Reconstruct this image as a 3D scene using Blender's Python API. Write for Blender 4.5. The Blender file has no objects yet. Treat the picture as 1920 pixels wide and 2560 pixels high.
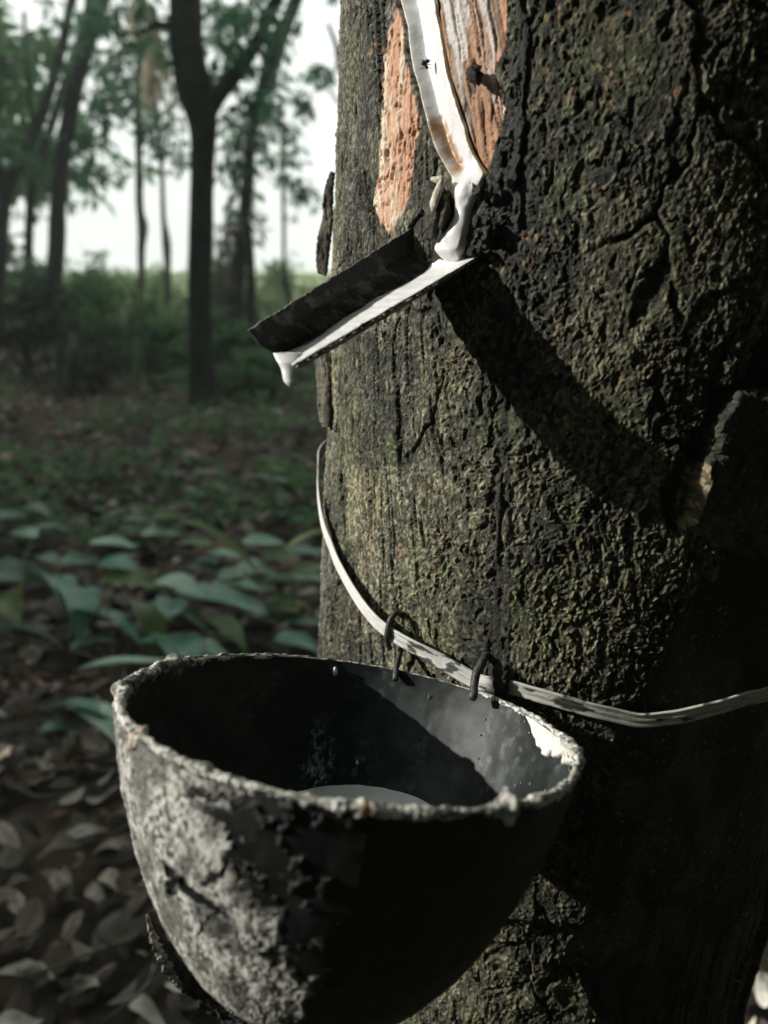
import bpy, math, random
import numpy as np
from mathutils import Vector
random.seed(7); RNG = np.random.default_rng(11)
SC = bpy.context.scene; COL = SC.collection
CAMZ = 0.85; PITCH = math.radians(17); FPX = 1850.0
C0 = np.array([0, 0, CAMZ])
FW = np.array([0, math.cos(PITCH), -math.sin(PITCH)]); UP = np.array([0, math.sin(PITCH), math.cos(PITCH)]); RT = np.array([1., 0, 0])
SUN_AZ, SUN_EL = math.radians(2), math.radians(23.5)
SUN = np.array([-math.cos(SUN_AZ)*math.cos(SUN_EL), -math.sin(SUN_AZ)*math.cos(SUN_EL), math.sin(SUN_EL)])

def ray(x, y): return FW + (x-960)/FPX*RT + (1280-y)/FPX*UP
def P(x, y, t): return C0 + ray(x, y)*t                       # point at depth t along a sight line
def PY(x, y, d):                                              # point at ground distance d
    r = ray(x, y); return C0 + r*(d/r[1])
def PG(x, y, z=0.0):                                          # point at height z
    r = ray(x, y); return C0 + r*((z-CAMZ)/r[2])

# ------------------------------------------------------------------ noise
def _h(ix, iy, seed):
    a = (ix.astype(np.int64)*374761393 + iy.astype(np.int64)*668265263 + seed*2147483647) & 0xffffffff
    a = ((a ^ (a >> 13))*1274126177) & 0xffffffff
    a = ((a ^ (a >> 16))*2246822519) & 0xffffffff
    return ((a ^ (a >> 15)) & 0xffffff).astype(np.float32)/16777216.0
def vn(x, y, seed=0):
    x = np.asarray(x, np.float32); y = np.asarray(y, np.float32)
    ix = np.floor(x); iy = np.floor(y); fx = x-ix; fy = y-iy
    fx = fx*fx*fx*(fx*(fx*6-15)+10); fy = fy*fy*fy*(fy*(fy*6-15)+10)
    a = _h(ix, iy, seed); b = _h(ix+1, iy, seed); c = _h(ix, iy+1, seed); d = _h(ix+1, iy+1, seed)
    return ((a*(1-fx)+b*fx)*(1-fy)+(c*(1-fx)+d*fx)*fy)*2-1
def fbm(x, y, o=4, seed=0, g=.5):
    r = 0; a = 1; n = 0
    for k in range(o):
        r = r+a*vn(x*2**k+k*17.3, y*2**k-k*9.1, seed+k*31); n += a; a *= g
    return r/n
def worley(x, y, seed=0):
    ix = np.floor(x); iy = np.floor(y)
    f1 = np.full(x.shape, 9., np.float32); f2 = f1.copy(); cid = np.zeros(x.shape, np.float32)
    for dx in (-1, 0, 1):
        for dy in (-1, 0, 1):
            cx = ix+dx; cy = iy+dy
            px = cx+_h(cx, cy, seed); py = cy+_h(cx, cy, seed+77)
            d = np.hypot(px-x, py-y)
            m = d < f1
            f2 = np.where(m, f1, np.minimum(f2, d)); cid = np.where(m, _h(cx, cy, seed+5), cid); f1 = np.where(m, d, f1)
    return f1, f2, cid
def ss(a, b, x):
    t = np.clip((x-a)/(b-a), 0, 1); return t*t*(3-2*t)
def mix(a, b, t):
    t = np.asarray(t)[..., None]; return np.asarray(a)*(1-t)+np.asarray(b)*t

# ------------------------------------------------------------------ mesh helpers
def mesh_obj(name, co, faces, mat, parent=None, smooth=True, col=None, wet=None, link=True):
    """co Nx3, faces: Mx4 or Mx3 int array (or list of such arrays)"""
    co = np.ascontiguousarray(co, np.float32).reshape(-1, 3)
    fl = faces if isinstance(faces, list) else [faces]
    fl = [np.asarray(f, np.int32) for f in fl if len(f)]
    me = bpy.data.meshes.new(name)
    me.vertices.add(len(co)); me.vertices.foreach_set('co', co.ravel())
    loops = np.concatenate([f.ravel() for f in fl]); sizes = np.concatenate([np.full(len(f), f.shape[1], np.int32) for f in fl])
    starts = np.concatenate([[0], np.cumsum(sizes)[:-1]]).astype(np.int32)
    me.loops.add(len(loops)); me.loops.foreach_set('vertex_index', loops)
    me.polygons.add(len(sizes)); me.polygons.foreach_set('loop_start', starts); me.polygons.foreach_set('loop_total', sizes)
    if smooth: me.polygons.foreach_set('use_smooth', np.ones(len(sizes), bool))
    if col is not None:
        c = np.ones((len(co), 4), np.float32); c[:, :3] = np.clip(np.asarray(col).reshape(-1, 3), 0, 1)
        at = me.attributes.new('col', 'FLOAT_COLOR', 'POINT'); at.data.foreach_set('color', c.ravel())
    if wet is not None:
        at = me.attributes.new('wet', 'FLOAT', 'POINT'); at.data.foreach_set('value', np.asarray(wet, np.float32).ravel())
    me.update(calc_edges=True); me.materials.append(mat)
    o = bpy.data.objects.new(name, me); COL.objects.link(o)
    if parent is not None: o.parent = parent; o.matrix_parent_inverse = Matrix_inv(parent)
    return o
def Matrix_inv(p):
    from mathutils import Matrix
    return Matrix.Translation(p.location).inverted()
def thing(name, label, cat, loc, group=None):
    o = bpy.data.objects.new(name, None); o.location = tuple(float(v) for v in loc); o.empty_display_size = .05
    COL.objects.link(o); return tag(o, label, cat, group)
def tag(o, label=None, cat=None, group=None, kind=None):
    if label: o['label'] = label
    if cat: o['category'] = cat
    if group: o['group'] = group
    if kind: o['kind'] = kind
    return o
def grid_faces(nr, nc, wrap=False):
    i = np.arange(nr-1)[:, None]*nc; j = np.arange(nc if wrap else nc-1)[None, :]; j2 = (j+1) % nc
    return np.stack([i+j, i+j2, i+nc+j2, i+nc+j], -1).reshape(-1, 4)
def resample(pts, n):
    pts = np.asarray(pts, float); d = np.r_[0, np.cumsum(np.linalg.norm(np.diff(pts, axis=0), axis=1))]
    # Catmull-Rom through the points, then even spacing
    m = len(pts); u = np.linspace(0, m-1, max(n*4, m*8)); k = np.clip(u.astype(int), 0, m-2); f = (u-k)[:, None]
    p0 = pts[np.clip(k-1, 0, m-1)]; p1 = pts[k]; p2 = pts[k+1]; p3 = pts[np.clip(k+2, 0, m-1)]
    q = .5*((2*p1)+(-p0+p2)*f+(2*p0-5*p1+4*p2-p3)*f*f+(-p0+3*p1-3*p2+p3)*f**3)
    d = np.r_[0, np.cumsum(np.linalg.norm(np.diff(q[:, :3], axis=0), axis=1))]; t = np.linspace(0, d[-1], n)
    return np.stack([np.interp(t, d, q[:, c]) for c in range(q.shape[1])], 1)
def tube_data(pts, rad, ns=10, flat=1.0, noise=0.0, seed=0, nscale=1.0):
    pts = np.asarray(pts, float); rad = np.asarray(rad, float); n = len(pts)
    T = np.gradient(pts, axis=0); T /= np.linalg.norm(T, axis=1)[:, None]+1e-12
    up = np.array([0, 0, 1.]) if abs(T[0][2]) < .9 else np.array([1., 0, 0])
    N = np.zeros_like(T); b = up-T[0]*(up@T[0]); N[0] = b/np.linalg.norm(b)
    for i in range(1, n):
        b = N[i-1]-T[i]*(N[i-1]@T[i]); N[i] = b/(np.linalg.norm(b)+1e-12)
    B = np.cross(T, N); a = np.linspace(0, 2*np.pi, ns, endpoint=False)
    rr = rad[:, None]*np.ones(ns)[None]
    if noise:
        L = np.r_[0, np.cumsum(np.linalg.norm(np.diff(pts, axis=0), axis=1))]
        rr = rr*(1+noise*fbm(np.cos(a)[None]*1.7+L[:, None]*nscale, np.sin(a)[None]*1.7+L[:, None]*nscale*.6, 3, seed))
    co = pts[:, None]+rr[..., None]*(np.cos(a)[None, :, None]*N[:, None]+np.sin(a)[None, :, None]*B[:, None]*flat)
    f = grid_faces(n, ns, True); co = co.reshape(-1, 3)
    k = len(co); co = np.vstack([co, pts[0], pts[-1]])
    j = np.arange(ns); j2 = (j+1) % ns
    t0 = np.stack([np.full(ns, k), j2, j], 1); t1 = np.stack([np.full(ns, k+1), (n-1)*ns+j, (n-1)*ns+j2], 1)
    return co, [f, np.vstack([t0, t1])]
def join(parts):
    cos = []; q = []; t = []; off = 0
    for co, fs in parts:
        fs = fs if isinstance(fs, list) else [fs]
        for f in fs:
            f = np.asarray(f)
            (q if f.shape[1] == 4 else t).append(f+off)
        cos.append(co); off += len(co)
    return np.vstack(cos), [np.vstack(x) for x in (q, t) if x]

# ------------------------------------------------------------------ materials
def nodes(name):
    m = bpy.data.materials.new(name); m.use_nodes = True; nt = m.node_tree
    return m, nt, nt.nodes['Principled BSDF']
def N(nt, t, **k):
    n = nt.nodes.new(t)
    for a, v in k.items():
        if a.startswith('i_'):
            key = a[2:]; key = int(key) if key.isdigit() else key.replace('_', ' ')
            n.inputs[key].default_value = v
        else: setattr(n, a, v)
    return n
def add_bump(nt, bs, scale, strength, dist=.001, detail=6, vec=None):
    tc = nt.nodes.new('ShaderNodeTexCoord'); nz = N(nt, 'ShaderNodeTexNoise', i_Scale=scale, i_Detail=detail, i_Roughness=.65)
    if vec:
        mp = N(nt, 'ShaderNodeMapping'); mp.inputs['Scale'].default_value = vec
        nt.links.new(tc.outputs['Object'], mp.inputs[0]); nt.links.new(mp.outputs[0], nz.inputs['Vector'])
    else: nt.links.new(tc.outputs['Object'], nz.inputs['Vector'])
    b = N(nt, 'ShaderNodeBump', i_Strength=strength, i_Distance=dist)
    nt.links.new(nz.outputs['Fac'], b.inputs['Height']); nt.links.new(b.outputs[0], bs.inputs['Normal'])
    return nz, tc
def mat_attr(name, rough=.8, bump=(900, .6, .0006), vary=.5, nscale=500, wetdrop=.5, spec=.5, sss=0, vec=None):
    m, nt, bs = nodes(name); L = nt.links.new
    at = N(nt, 'ShaderNodeAttribute', attribute_name='col')
    nz, tc = add_bump(nt, bs, bump[0], bump[1], bump[2], vec=vec)
    n2 = N(nt, 'ShaderNodeTexNoise', i_Scale=nscale, i_Detail=5., i_Roughness=.7); L(tc.outputs['Object'], n2.inputs['Vector'])
    mr = N(nt, 'ShaderNodeMapRange'); mr.inputs[1].default_value = .3; mr.inputs[2].default_value = .7
    mr.inputs[3].default_value = 1-vary; mr.inputs[4].default_value = 1+vary; L(n2.outputs['Fac'], mr.inputs[0])
    mu = N(nt, 'ShaderNodeVectorMath', operation='SCALE'); L(at.outputs['Color'], mu.inputs[0]); L(mr.outputs[0], mu.inputs['Scale'])
    L(mu.outputs[0], bs.inputs['Base Color'])
    w = N(nt, 'ShaderNodeAttribute', attribute_name='wet'); r = N(nt, 'ShaderNodeMath', operation='MULTIPLY_ADD')
    L(w.outputs['Fac'], r.inputs[0]); r.inputs[1].default_value = -wetdrop; r.inputs[2].default_value = rough; L(r.outputs[0], bs.inputs['Roughness'])
    bs.inputs['Specular IOR Level'].default_value = spec
    if sss: bs.inputs['Subsurface Weight'].default_value = sss; bs.inputs['Subsurface Scale'].default_value = .003; bs.inputs['Subsurface Radius'].default_value = (1, .9, .8)
    return m
def mat_noise(name, c1, c2, scale, rough=.8, bump=.4, bd=.002, bscale=None, spec=.4, detail=6, lo=.4, hi=.6):
    m, nt, bs = nodes(name); L = nt.links.new
    nz, tc = add_bump(nt, bs, bscale or scale*3, bump, bd)
    n2 = N(nt, 'ShaderNodeTexNoise', i_Scale=scale, i_Detail=float(detail), i_Roughness=.65); L(tc.outputs['Object'], n2.inputs['Vector'])
    cr = N(nt, 'ShaderNodeValToRGB'); cr.color_ramp.elements[0].position = lo; cr.color_ramp.elements[1].position = hi
    cr.color_ramp.elements[0].color = (*c1, 1); cr.color_ramp.elements[1].color = (*c2, 1)
    L(n2.outputs['Fac'], cr.inputs[0]); L(cr.outputs[0], bs.inputs['Base Color'])
    bs.inputs['Roughness'].default_value = rough; bs.inputs['Specular IOR Level'].default_value = spec
    return m
def mat_leaf(name, c1, c2, rough=.45, trans=.35, spec=.5, scale=6.):
    """leaf colour varies leaf by leaf through the mesh attribute 'col' (random per leaf) when present"""
    m, nt, bs = nodes(name); L = nt.links.new
    tc = nt.nodes.new('ShaderNodeTexCoord'); n2 = N(nt, 'ShaderNodeTexNoise', i_Scale=scale, i_Detail=4.); L(tc.outputs['Object'], n2.inputs['Vector'])
    cr = N(nt, 'ShaderNodeValToRGB'); cr.color_ramp.elements[0].position = .35; cr.color_ramp.elements[1].position = .65
    cr.color_ramp.elements[0].color = (*c1, 1); cr.color_ramp.elements[1].color = (*c2, 1); L(n2.outputs['Fac'], cr.inputs[0])
    L(cr.outputs[0], bs.inputs['Base Color']); bs.inputs['Roughness'].default_value = rough; bs.inputs['Specular IOR Level'].default_value = spec
    tr = nt.nodes.new('ShaderNodeBsdfTranslucent'); ms = nt.nodes.new('ShaderNodeMixShader'); ms.inputs[0].default_value = trans
    L(cr.outputs[0], tr.inputs[0]); L(bs.outputs[0], ms.inputs[1]); L(tr.outputs[0], ms.inputs[2])
    L(ms.outputs[0], nt.nodes['Material Output'].inputs['Surface'])
    return m

M_BARK = mat_attr('bark', .74, (620, 1., .0016), .5, 520, .42, .38)
M_PANEL = mat_attr('tapped_wood', .7, (900, .5, .0005), .3, 600, .3, .35)
M_LATEX = mat_attr('latex', .26, (330, .3, .0008), .03, 100, .05, .5, sss=.15)
M_CRUST = mat_attr('dried_latex', .6, (1200, .6, .0006), .25, 700, .3, .45)
M_CUPOUT = mat_attr('cup_outer', .62, (1600, .7, .0006), .35, 900, .38, .45)
M_CUPIN = mat_attr('cup_inner', .55, (700, .15, .0004), .35, 260, .3, .3)
M_STRAP = mat_attr('plastic_strap', .5, (500, .25, .0004), .12, 500, .1, .4)
M_SPOUT = mat_attr('spout_metal', .6, (1300, .6, .0005), .4, 900, .3, .45)
M_WIRE = mat_noise('wire_metal', (.012, .013, .012), (.06, .06, .052), 500, .5, .5, .0006, 900, .5)
M_BLACK = mat_noise('insect_shell', (.006, .006, .006), (.02, .02, .02), 900, .35, .2, .0003)

# ------------------------------------------------------------------ the tapped trunk
AZ = math.radians(15); TD = .40; TR = .137
def axis_x(z): return TD*math.sin(AZ)+.006+.055*(z-CAMZ)      # the trunk leans a little
AY = TD*math.cos(AZ)
PH0 = math.atan2(-AY, -TD*math.sin(AZ))
def flare(z): return .05*np.clip((.32-z)/.32, 0, 1)**2.2
def surf(s, z, h):
    ph = PH0+s/TR; r = TR+h+flare(z)
    return np.stack([axis_x(z)+r*np.cos(ph), AY+r*np.sin(ph), z+0*ph], -1)
def px2sz(x, y, rr=TR):
    r = ray(x, y); z = CAMZ
    for k in range(8):
        A = np.array([axis_x(z), AY]); a = r[0]**2+r[1]**2; b = -2*(r[:2]@A); c = A@A-rr*rr; d = b*b-4*a*c
        t = (-b-math.sqrt(max(d, 0)))/2/a; z = CAMZ+r[2]*t
    ph = math.atan2(r[1]*t-AY, r[0]*t-A[0]); s = (ph-PH0)
    while s < -math.pi: s += 2*math.pi
    while s > math.pi: s -= 2*math.pi
    return s*TR, z
def poly_sz(pts): return np.array([px2sz(*p) for p in pts])
def sdf(poly, s, z, pad=.02):
    out = np.full(s.shape, pad, np.float32)
    lo = poly.min(0)-pad; hi = poly.max(0)+pad
    m = (s > lo[0]) & (s < hi[0]) & (z > lo[1]) & (z < hi[1])
    if not m.any(): return out
    x = s[m].astype(np.float32); y = z[m].astype(np.float32); d = np.full(x.shape, 9., np.float32); ins = np.zeros(x.shape, bool)
    n = len(poly)
    for i in range(n):
        ax, ay = poly[i]; bx, by = poly[(i+1) % n]; ex, ey = bx-ax, by-ay
        t = np.clip(((x-ax)*ex+(y-ay)*ey)/(ex*ex+ey*ey+1e-15), 0, 1)
        d = np.minimum(d, np.hypot(x-ax-t*ex, y-ay-t*ey))
        c = ((ay > y) != (by > y)); ins ^= c & (x < (bx-ax)*(y-ay)/((by-ay) if by != ay else 1e-12)+ax)
    out[m] = np.minimum(np.where(ins, -d, d), pad)
    return out
def dline(path, s, z, pad=.02):
    out = np.full(s.shape, pad, np.float32); lo = path.min(0)-pad; hi = path.max(0)+pad
    m = (s > lo[0]) & (s < hi[0]) & (z > lo[1]) & (z < hi[1]); x = s[m]; y = z[m]; d = np.full(x.shape, pad, np.float32)
    for i in range(len(path)-1):
        ax, ay = path[i]; ex, ey = path[i+1]-path[i]
        t = np.clip(((x-ax)*ex+(y-ay)*ey)/(ex*ex+ey*ey+1e-15), 0, 1); d = np.minimum(d, np.hypot(x-ax-t*ex, y-ay-t*ey))
    out[m] = d; return out

POLY_PATCH = poly_sz([(985, 18), (1000, 60), (1005, 150), (1018, 200), (1040, 290), (1038, 350), (1026, 420), (1014, 500), (1000, 540), (965, 582), (935, 540), (922, 500), (935, 420), (943, 300), (948, 180), (958, 90), (973, 40)])
POLY_PANEL = poly_sz([(1035, -200), (1130, -190), (1215, -160), (1250, -110), (1262, -60), (1258, 40), (1262, 110), (1240, 150), (1232, 195), (1248, 235), (1262, 262), (1250, 300), (1240, 345), (1222, 395), (1212, 430), (1188, 425), (1160, 380), (1140, 320), (1110, 240), (1085, 120)])
LL = poly_sz([(968, -210), (980, -90), (985, 10), (1003, 60), (1008, 110), (1018, 170), (1035, 220), (1045, 270), (1052, 300), (1068, 350), (1085, 390), (1110, 425), (1130, 452), (1134, 480), (1141, 505), (1140, 540), (1124, 570), (1106, 598), (1102, 620), (1112, 648), (1126, 678)])
LR = poly_sz([(1050, -210), (1066, -90), (1075, 10), (1083, 60), (1095, 130), (1107, 190), (1130, 250), (1148, 300), (1160, 340), (1175, 380), (1192, 410), (1213, 434), (1203, 462), (1188, 490), (1174, 520), (1170, 560), (1162, 590), (1160, 615), (1152, 646), (1146, 678)])
POLY_CHAN = np.vstack([LL[:13], LR[:12][::-1]])
POLY_GROOVE = poly_sz([(1960, 820), (1885, 865), (1872, 945), (1830, 958), (1795, 968), (1780, 930), (1768, 1040), (1700, 1150), (1655, 1230), (1655, 1300), (1700, 1335), (1730, 1300), (1742, 1215), (1775, 1130), (1800, 1045), (1842, 985), (1960, 960)])
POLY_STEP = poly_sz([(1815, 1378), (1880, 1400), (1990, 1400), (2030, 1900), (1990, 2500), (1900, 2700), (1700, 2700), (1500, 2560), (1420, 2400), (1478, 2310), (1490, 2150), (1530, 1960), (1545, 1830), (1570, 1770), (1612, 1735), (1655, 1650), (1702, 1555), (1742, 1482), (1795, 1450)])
POLY_LEDGE = poly_sz([(1250, 2295), (1330, 2298), (1480, 2330), (1600, 2350), (1600, 2700), (900, 2700), (900, 2400), (1150, 2330)])
STREAK = poly_sz([(1290, -60), (1308, 60), (1310, 180), (1300, 300), (1290, 400), (1278, 450), (1288, 520), (1286, 600), (1278, 700), (1270, 820), (1262, 950), (1255, 1100), (1245, 1250), (1240, 1400), (1238, 1520), (1240, 1640)])
STREAK2 = poly_sz([(1262, 1120), (1270, 1250), (1262, 1400), (1268, 1540), (1262, 1650), (1270, 1700)])
POLY_DARK = poly_sz([(1215, 440), (1262, 300), (1300, 100), (1330, 300), (1330, 520), (1280, 600), (1190, 660), (1060, 720), (1040, 560), (1090, 470), (1170, 560), (1200, 480)])
POLY_GUM = poly_sz([(1228, 1668), (1262, 1662), (1285, 1690), (1280, 1735), (1250, 1745), (1222, 1730)])
POLY_PLATE = poly_sz([(1842, 990), (1980, 960), (2050, 1100), (2050, 1395), (1880, 1395), (1810, 1372), (1745, 1335), (1735, 1290), (1748, 1215), (1778, 1130), (1805, 1045)])
POLY_FACET = poly_sz([(1712, 1330), (1700, 1290), (1708, 1240), (1735, 1180), (1768, 1165), (1775, 1200), (1750, 1280)])
CHIP = [poly_sz(p) for p in ([(1570, 860), (1600, 880), (1590, 905), (1550, 900), (1530, 880)], [(1740, 180), (1800, 170), (1790, 230), (1750, 240)])]

def bark(s, z):
    """height, colour and wetness of the trunk surface at arc s, height z"""
    s = s.astype(np.float32); z = z.astype(np.float32)
    u = s*1000; v = z*1000
    left = ss(-.05, -.125, s)
    u2 = u+3.2*fbm(u/15, v/22, 3, 3)+.9*fbm(u/3, v/4, 2, 8); v2 = v+4.5*fbm(u/17, v/19, 3, 9)+1.0*fbm(u/3, v/4, 2, 14)
    lump = fbm(u/55, v/90, 3, 21)
    f1, f2, c1 = worley(u2/5.6, v2/(10+5*left), 40); e1 = np.clip((f2-f1)*2.2, 0, 1)
    g1, g2, c2 = worley(u2/1.7+.25*fbm(u/2.2, v/2.2, 2, 61), v2/2.3+.25*fbm(u/2.2+5, v/2.2, 2, 62), 60); e2 = np.clip((g2-g1)*2.0, 0, 1)
    gr = fbm(u2/1.5, v2/1.9, 4, 36, .7)*1.8*ss(-.6, .3, fbm(u/11, v/13, 3, 37)); k1, k2, c3 = worley(u2/1.1+9, v2/1.5, 90); e3 = np.clip((k2-k1)*1.8, 0, 1)
    dens = ss(-.3, .3, fbm(u/24, v/34, 4, 70))
    pit = ss(.22, .5, fbm(u2/4.2, v2/(6.0+3*left), 4, 33)); rdg = 1-np.abs(fbm(u2/1.7, v2/2.6, 3, 35))*2.6
    fis = ss(.78, .97, 1-np.abs(fbm(u2/9, v2/34, 4, 51))*2.2)*left*ss(-.2, .3, fbm(u/14, v/25, 2, 52))
    rough = .26+.66*dens
    h = 1.2*lump + rough*(.7*e1*(.2+c1) + .80*e2*ss(.35, 1., c2) + .5*e3*ss(.2, 1, c3) + .50*gr) - pit*(1.1+.9*left) - .8*fis + .25*fbm(u/.9, v/1.2, 2, 5)
    L1, L2, lc = worley((u2+4*fbm(u/12, v/12, 3, 73))/30, (v2+5*fbm(u/12+4, v/12, 3, 74))/52, 75)
    crk = ss(.075, .015, L2-L1)*ss(.05, .2, fbm(u/40+3, v/50, 2, 76)); h = h-1.5*crk+(lc-.5)*1.0
    h = h-1.6                                            # mm
    grit = np.exp((c3-.5)*1.5+(c2-.5)*.9+.9*fbm(u2/.9, v2/1.2, 2, 84))
    # colour
    hi = np.clip(.45*c2*e2+.35*c1*e1+.3*c3*e3, 0, 1)
    tone = ss(-.3, .4, fbm(u/28, v/45, 4, 81)); tone = tone*.6+.4*ss(.05, .6, hi)
    olive = np.array([.155, .148, .098]); dk = np.array([.026, .028, .023]); tan = np.array([.25, .22, .135]); grey = np.array([.19, .195, .17])
    col = mix(dk, olive, tone)
    col = mix(col, tan, ss(.55, .95, hi)*ss(-.2, .5, fbm(u/22, v/30, 3, 88))*.75)
    col = mix(col, (.105, .120, .055), ss(.0, .4, fbm(u/16, v/20, 4, 86))*.4)
    col = mix(col, grey, ss(.1, .55, fbm(u/18, v/60, 3, 95))*left*.7)
    col = mix(col, (.25, .225, .14), ss(.15, .45, fbm(u/14, v/40, 3, 99))*ss(-.05, -.1, s)*ss(.92, .8, z)*.7)
    col = mix(col, dk*.7, np.clip(pit*.6+fis*.6+crk*.8, 0, 1)); col = col*(.8+.45*lc)[..., None]
    col = np.clip(col*np.clip(grit, .3, 2.6)[..., None]*.95, 0, .5)
    fleck = (c3 > .88) & (fbm(u/9, v/9, 3, 111) > .34) & (z > .64)
    col = np.where(fleck[..., None], mix(col, (.36, .20, .11), ss(.1, .5, e3+.3*rdg)*.8), col)
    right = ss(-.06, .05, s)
    col = col*mix(np.ones(3), np.array([.58, .58, .52]), right)  # bark colour darkened toward the right, the side turned from the sun
    wet = ss(.35, .8, c2)*.35+.3*ss(.1, .4, fbm(u/9, v/14, 3, 120))
    # warped coordinates for edges
    sw = s+.0012*fbm(u/4, v/4, 3, 130)+.0005*fbm(u/.9, v/.9, 2, 131); zw = z+.0016*fbm(u/5, v/5, 3, 133)
    # older outer bark above, newer bark below the step, its shade darkened into the colour
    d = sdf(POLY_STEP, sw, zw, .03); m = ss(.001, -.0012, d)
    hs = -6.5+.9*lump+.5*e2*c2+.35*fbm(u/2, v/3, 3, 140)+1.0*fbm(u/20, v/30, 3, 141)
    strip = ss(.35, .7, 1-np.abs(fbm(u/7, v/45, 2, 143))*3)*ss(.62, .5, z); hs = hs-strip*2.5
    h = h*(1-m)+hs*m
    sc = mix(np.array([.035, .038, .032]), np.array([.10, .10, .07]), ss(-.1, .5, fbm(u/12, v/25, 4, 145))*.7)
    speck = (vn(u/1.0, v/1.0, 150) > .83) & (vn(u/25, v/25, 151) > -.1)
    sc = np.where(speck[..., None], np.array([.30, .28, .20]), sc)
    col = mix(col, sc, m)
    d = sdf(POLY_LEDGE, sw, zw+.003*fbm(u/12, v/12, 2, 160), .03); m2 = ss(.001, -.0015, d)*(1-m)
    h = h-m2*(3.5+2.5*fbm(u/13, v/16, 3, 162)); col = mix(col, col*1.15, m2)
    d = sdf(POLY_GROOVE, sw, zw, .02); m3 = ss(.0006, -.0018, d)
    h = h-m3*5.5; col = mix(col, dk*.8, m3*.8)
    d = sdf(POLY_PLATE, sw, zw, .02); m5 = ss(.0010, -.0014, d+.0035*fbm(u/6, v/6, 4, 172)); h = h*(1-.3*m5)+m5*2.3; col = mix(col, np.array([.05, .052, .045]), m5*.6)
    d = sdf(POLY_FACET, sw, zw, .02); m4 = ss(.001, -.001, d)
    h = h+m4*(1.5-2.5*ss(.0, .004, -d)); col = mix(col, mix(np.array([.10, .085, .05]), np.array([.42, .33, .2]), ss(-.2, .4, fbm(u/1.5, v/2.2, 3, 170))), m4*.85)
    for ch in CHIP:
        d = sdf(ch, sw, zw, .01); q = ss(.0005, -.002, d); h = h+q*1.3; col = mix(col, (.15, .15, .10), q*.7)
    # black sap run
    d = dline(STREAK, s+.0016*fbm(u/8, v/14, 3, 180), z, .02); wd = .0007+.0004*(1+vn(v/9, v*0+3, 182))
    q = ss(wd*1.5, wd*.5, d)*ss(-.25, .15, fbm(v/22, v*0, 3, 183)); h = h*(1-q*.5)+q*.4; h = h-.35*ss(wd*3.5, wd*1.7, d)*(1-q)
    col = mix(col, (.024, .025, .023), ss(wd*2.2, wd*.9, d)*.8); wet = wet*(1-q)+.3*q
    col = mix(col, (.02, .021, .02), ss(.007, .001, d)*.3)
    d = dline(STREAK2, s+.0016*fbm(u/8, v/14, 3, 184), z, .02); q = ss(.0018, .0006, d); h = h+q*.5; col = mix(col, (.02, .022, .022), q*.6)
    # latex-blackened bark round the cut
    d = sdf(POLY_DARK, s+.004*fbm(u/10, v/10, 3, 190), z, .02); q = ss(.004, -.004, d)
    col = mix(col, (.016, .018, .018), q*.85); wet = np.clip(wet+q*.55, 0, 1); h = h+q*.9*np.abs(fbm(u/3.2, v/3.6, 3, 191))*2
    # black gum lump over the strap
    d = sdf(POLY_GUM, s+.001*fbm(u/3, v/3, 2, 192), z, .02); q = ss(.001, -.0030, d); h = h+q*(5.6+1.2*fbm(u/3, v/3, 2, 193)); col = mix(col, (.012, .013, .012), ss(.001, -.001, d))
    # peeled patch: fibrous cream and orange inner bark
    d = sdf(POLY_PATCH, s+.0020*fbm(u/4, v/6, 4, 200), z+.003*fbm(u/4, v/6, 3, 201), .02); q = ss(.0006, -.0009, d)
    fib = fbm(u2/1.5, v2/7.5, 4, 203); fl = worley(u2/2.1, v2/6.5, 205); fe = np.clip((fl[1]-fl[0])*2.5, 0, 1)
    hp = -1.9+.5*fib+.75*fe*fl[2]-1.2*ss(.25, .5, fbm(u2/1.6, v2/4.5, 3, 207))
    h = h*(1-q)+hp*q
    cream = .9*ss(-.16, .22, fbm(u/4.5+3, v/24, 4, 208)+.2*fib)
    pc = mix(np.array([.54, .31, .20]), np.array([.68, .60, .46]), cream)
    pc = mix(pc, (.24, .10, .055), (1-ss(.0, .35, fe))*.7*ss(-.4, .2, fbm(u/6, v/9, 3, 209))); pc = mix(pc, (.2, .10, .05), ss(.4, .6, fbm(u2/2, v2/5, 3, 207))*.8)
    col = mix(col, pc, q); wet = wet*(1-q)
    patch = q
    # tapped panel and latex channel
    d = sdf(POLY_PANEL, s+.0012*fbm(u/2.5, v/2.5, 3, 210), z+.001*fbm(u/3, v/3, 2, 211), .02); q = ss(.0003, -.0007, d)
    ax = (s*1000*.95+v*.30)+.9*fbm(u/9, v/9, 3, 230)+.25*fbm(u/1.7, v/2.1, 2, 231); ay = (v*.95-s*1000*.30)+2*fbm(u/6, v/6, 3, 232)          # across and along the knife strokes
    st = fbm(ax/2.4, ay/38, 4, 213); st2 = fbm(ax/.9, ay/11.3, 2, 214)
    hp = -3.6+.6*st+.16*st2+.12*fbm(u/.8, v/1.1, 2, 233)-.8*ss(.8, .97, 1-np.abs(fbm(ax/2.6, ay/50, 2, 215))*2.5)
    h = h*(1-q)+hp*q
    pc = mix(np.array([.36, .20, .115]), np.array([.27, .20, .145]), ss(-.15, .25, fbm(ax/4.5, ay/60, 3, 216)))
    pc = mix(pc, (.60, .585, .56), ss(.06, .3, fbm(ax/3.4+7, ay/26, 4, 217)+.12*fbm(u/.9, v/1.3, 2, 218))*.85)
    pc = mix(pc, (.58, .26, .12), ss(.0035, .0003, -d)*ss(-.6, .1, fbm(u/5, v/5, 3, 219))*.9)
    pc = mix(pc, (.07, .045, .03), ss(.86, .98, 1-np.abs(fbm(ax/2.6, ay/50, 2, 215))*2.5)*.8)
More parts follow.
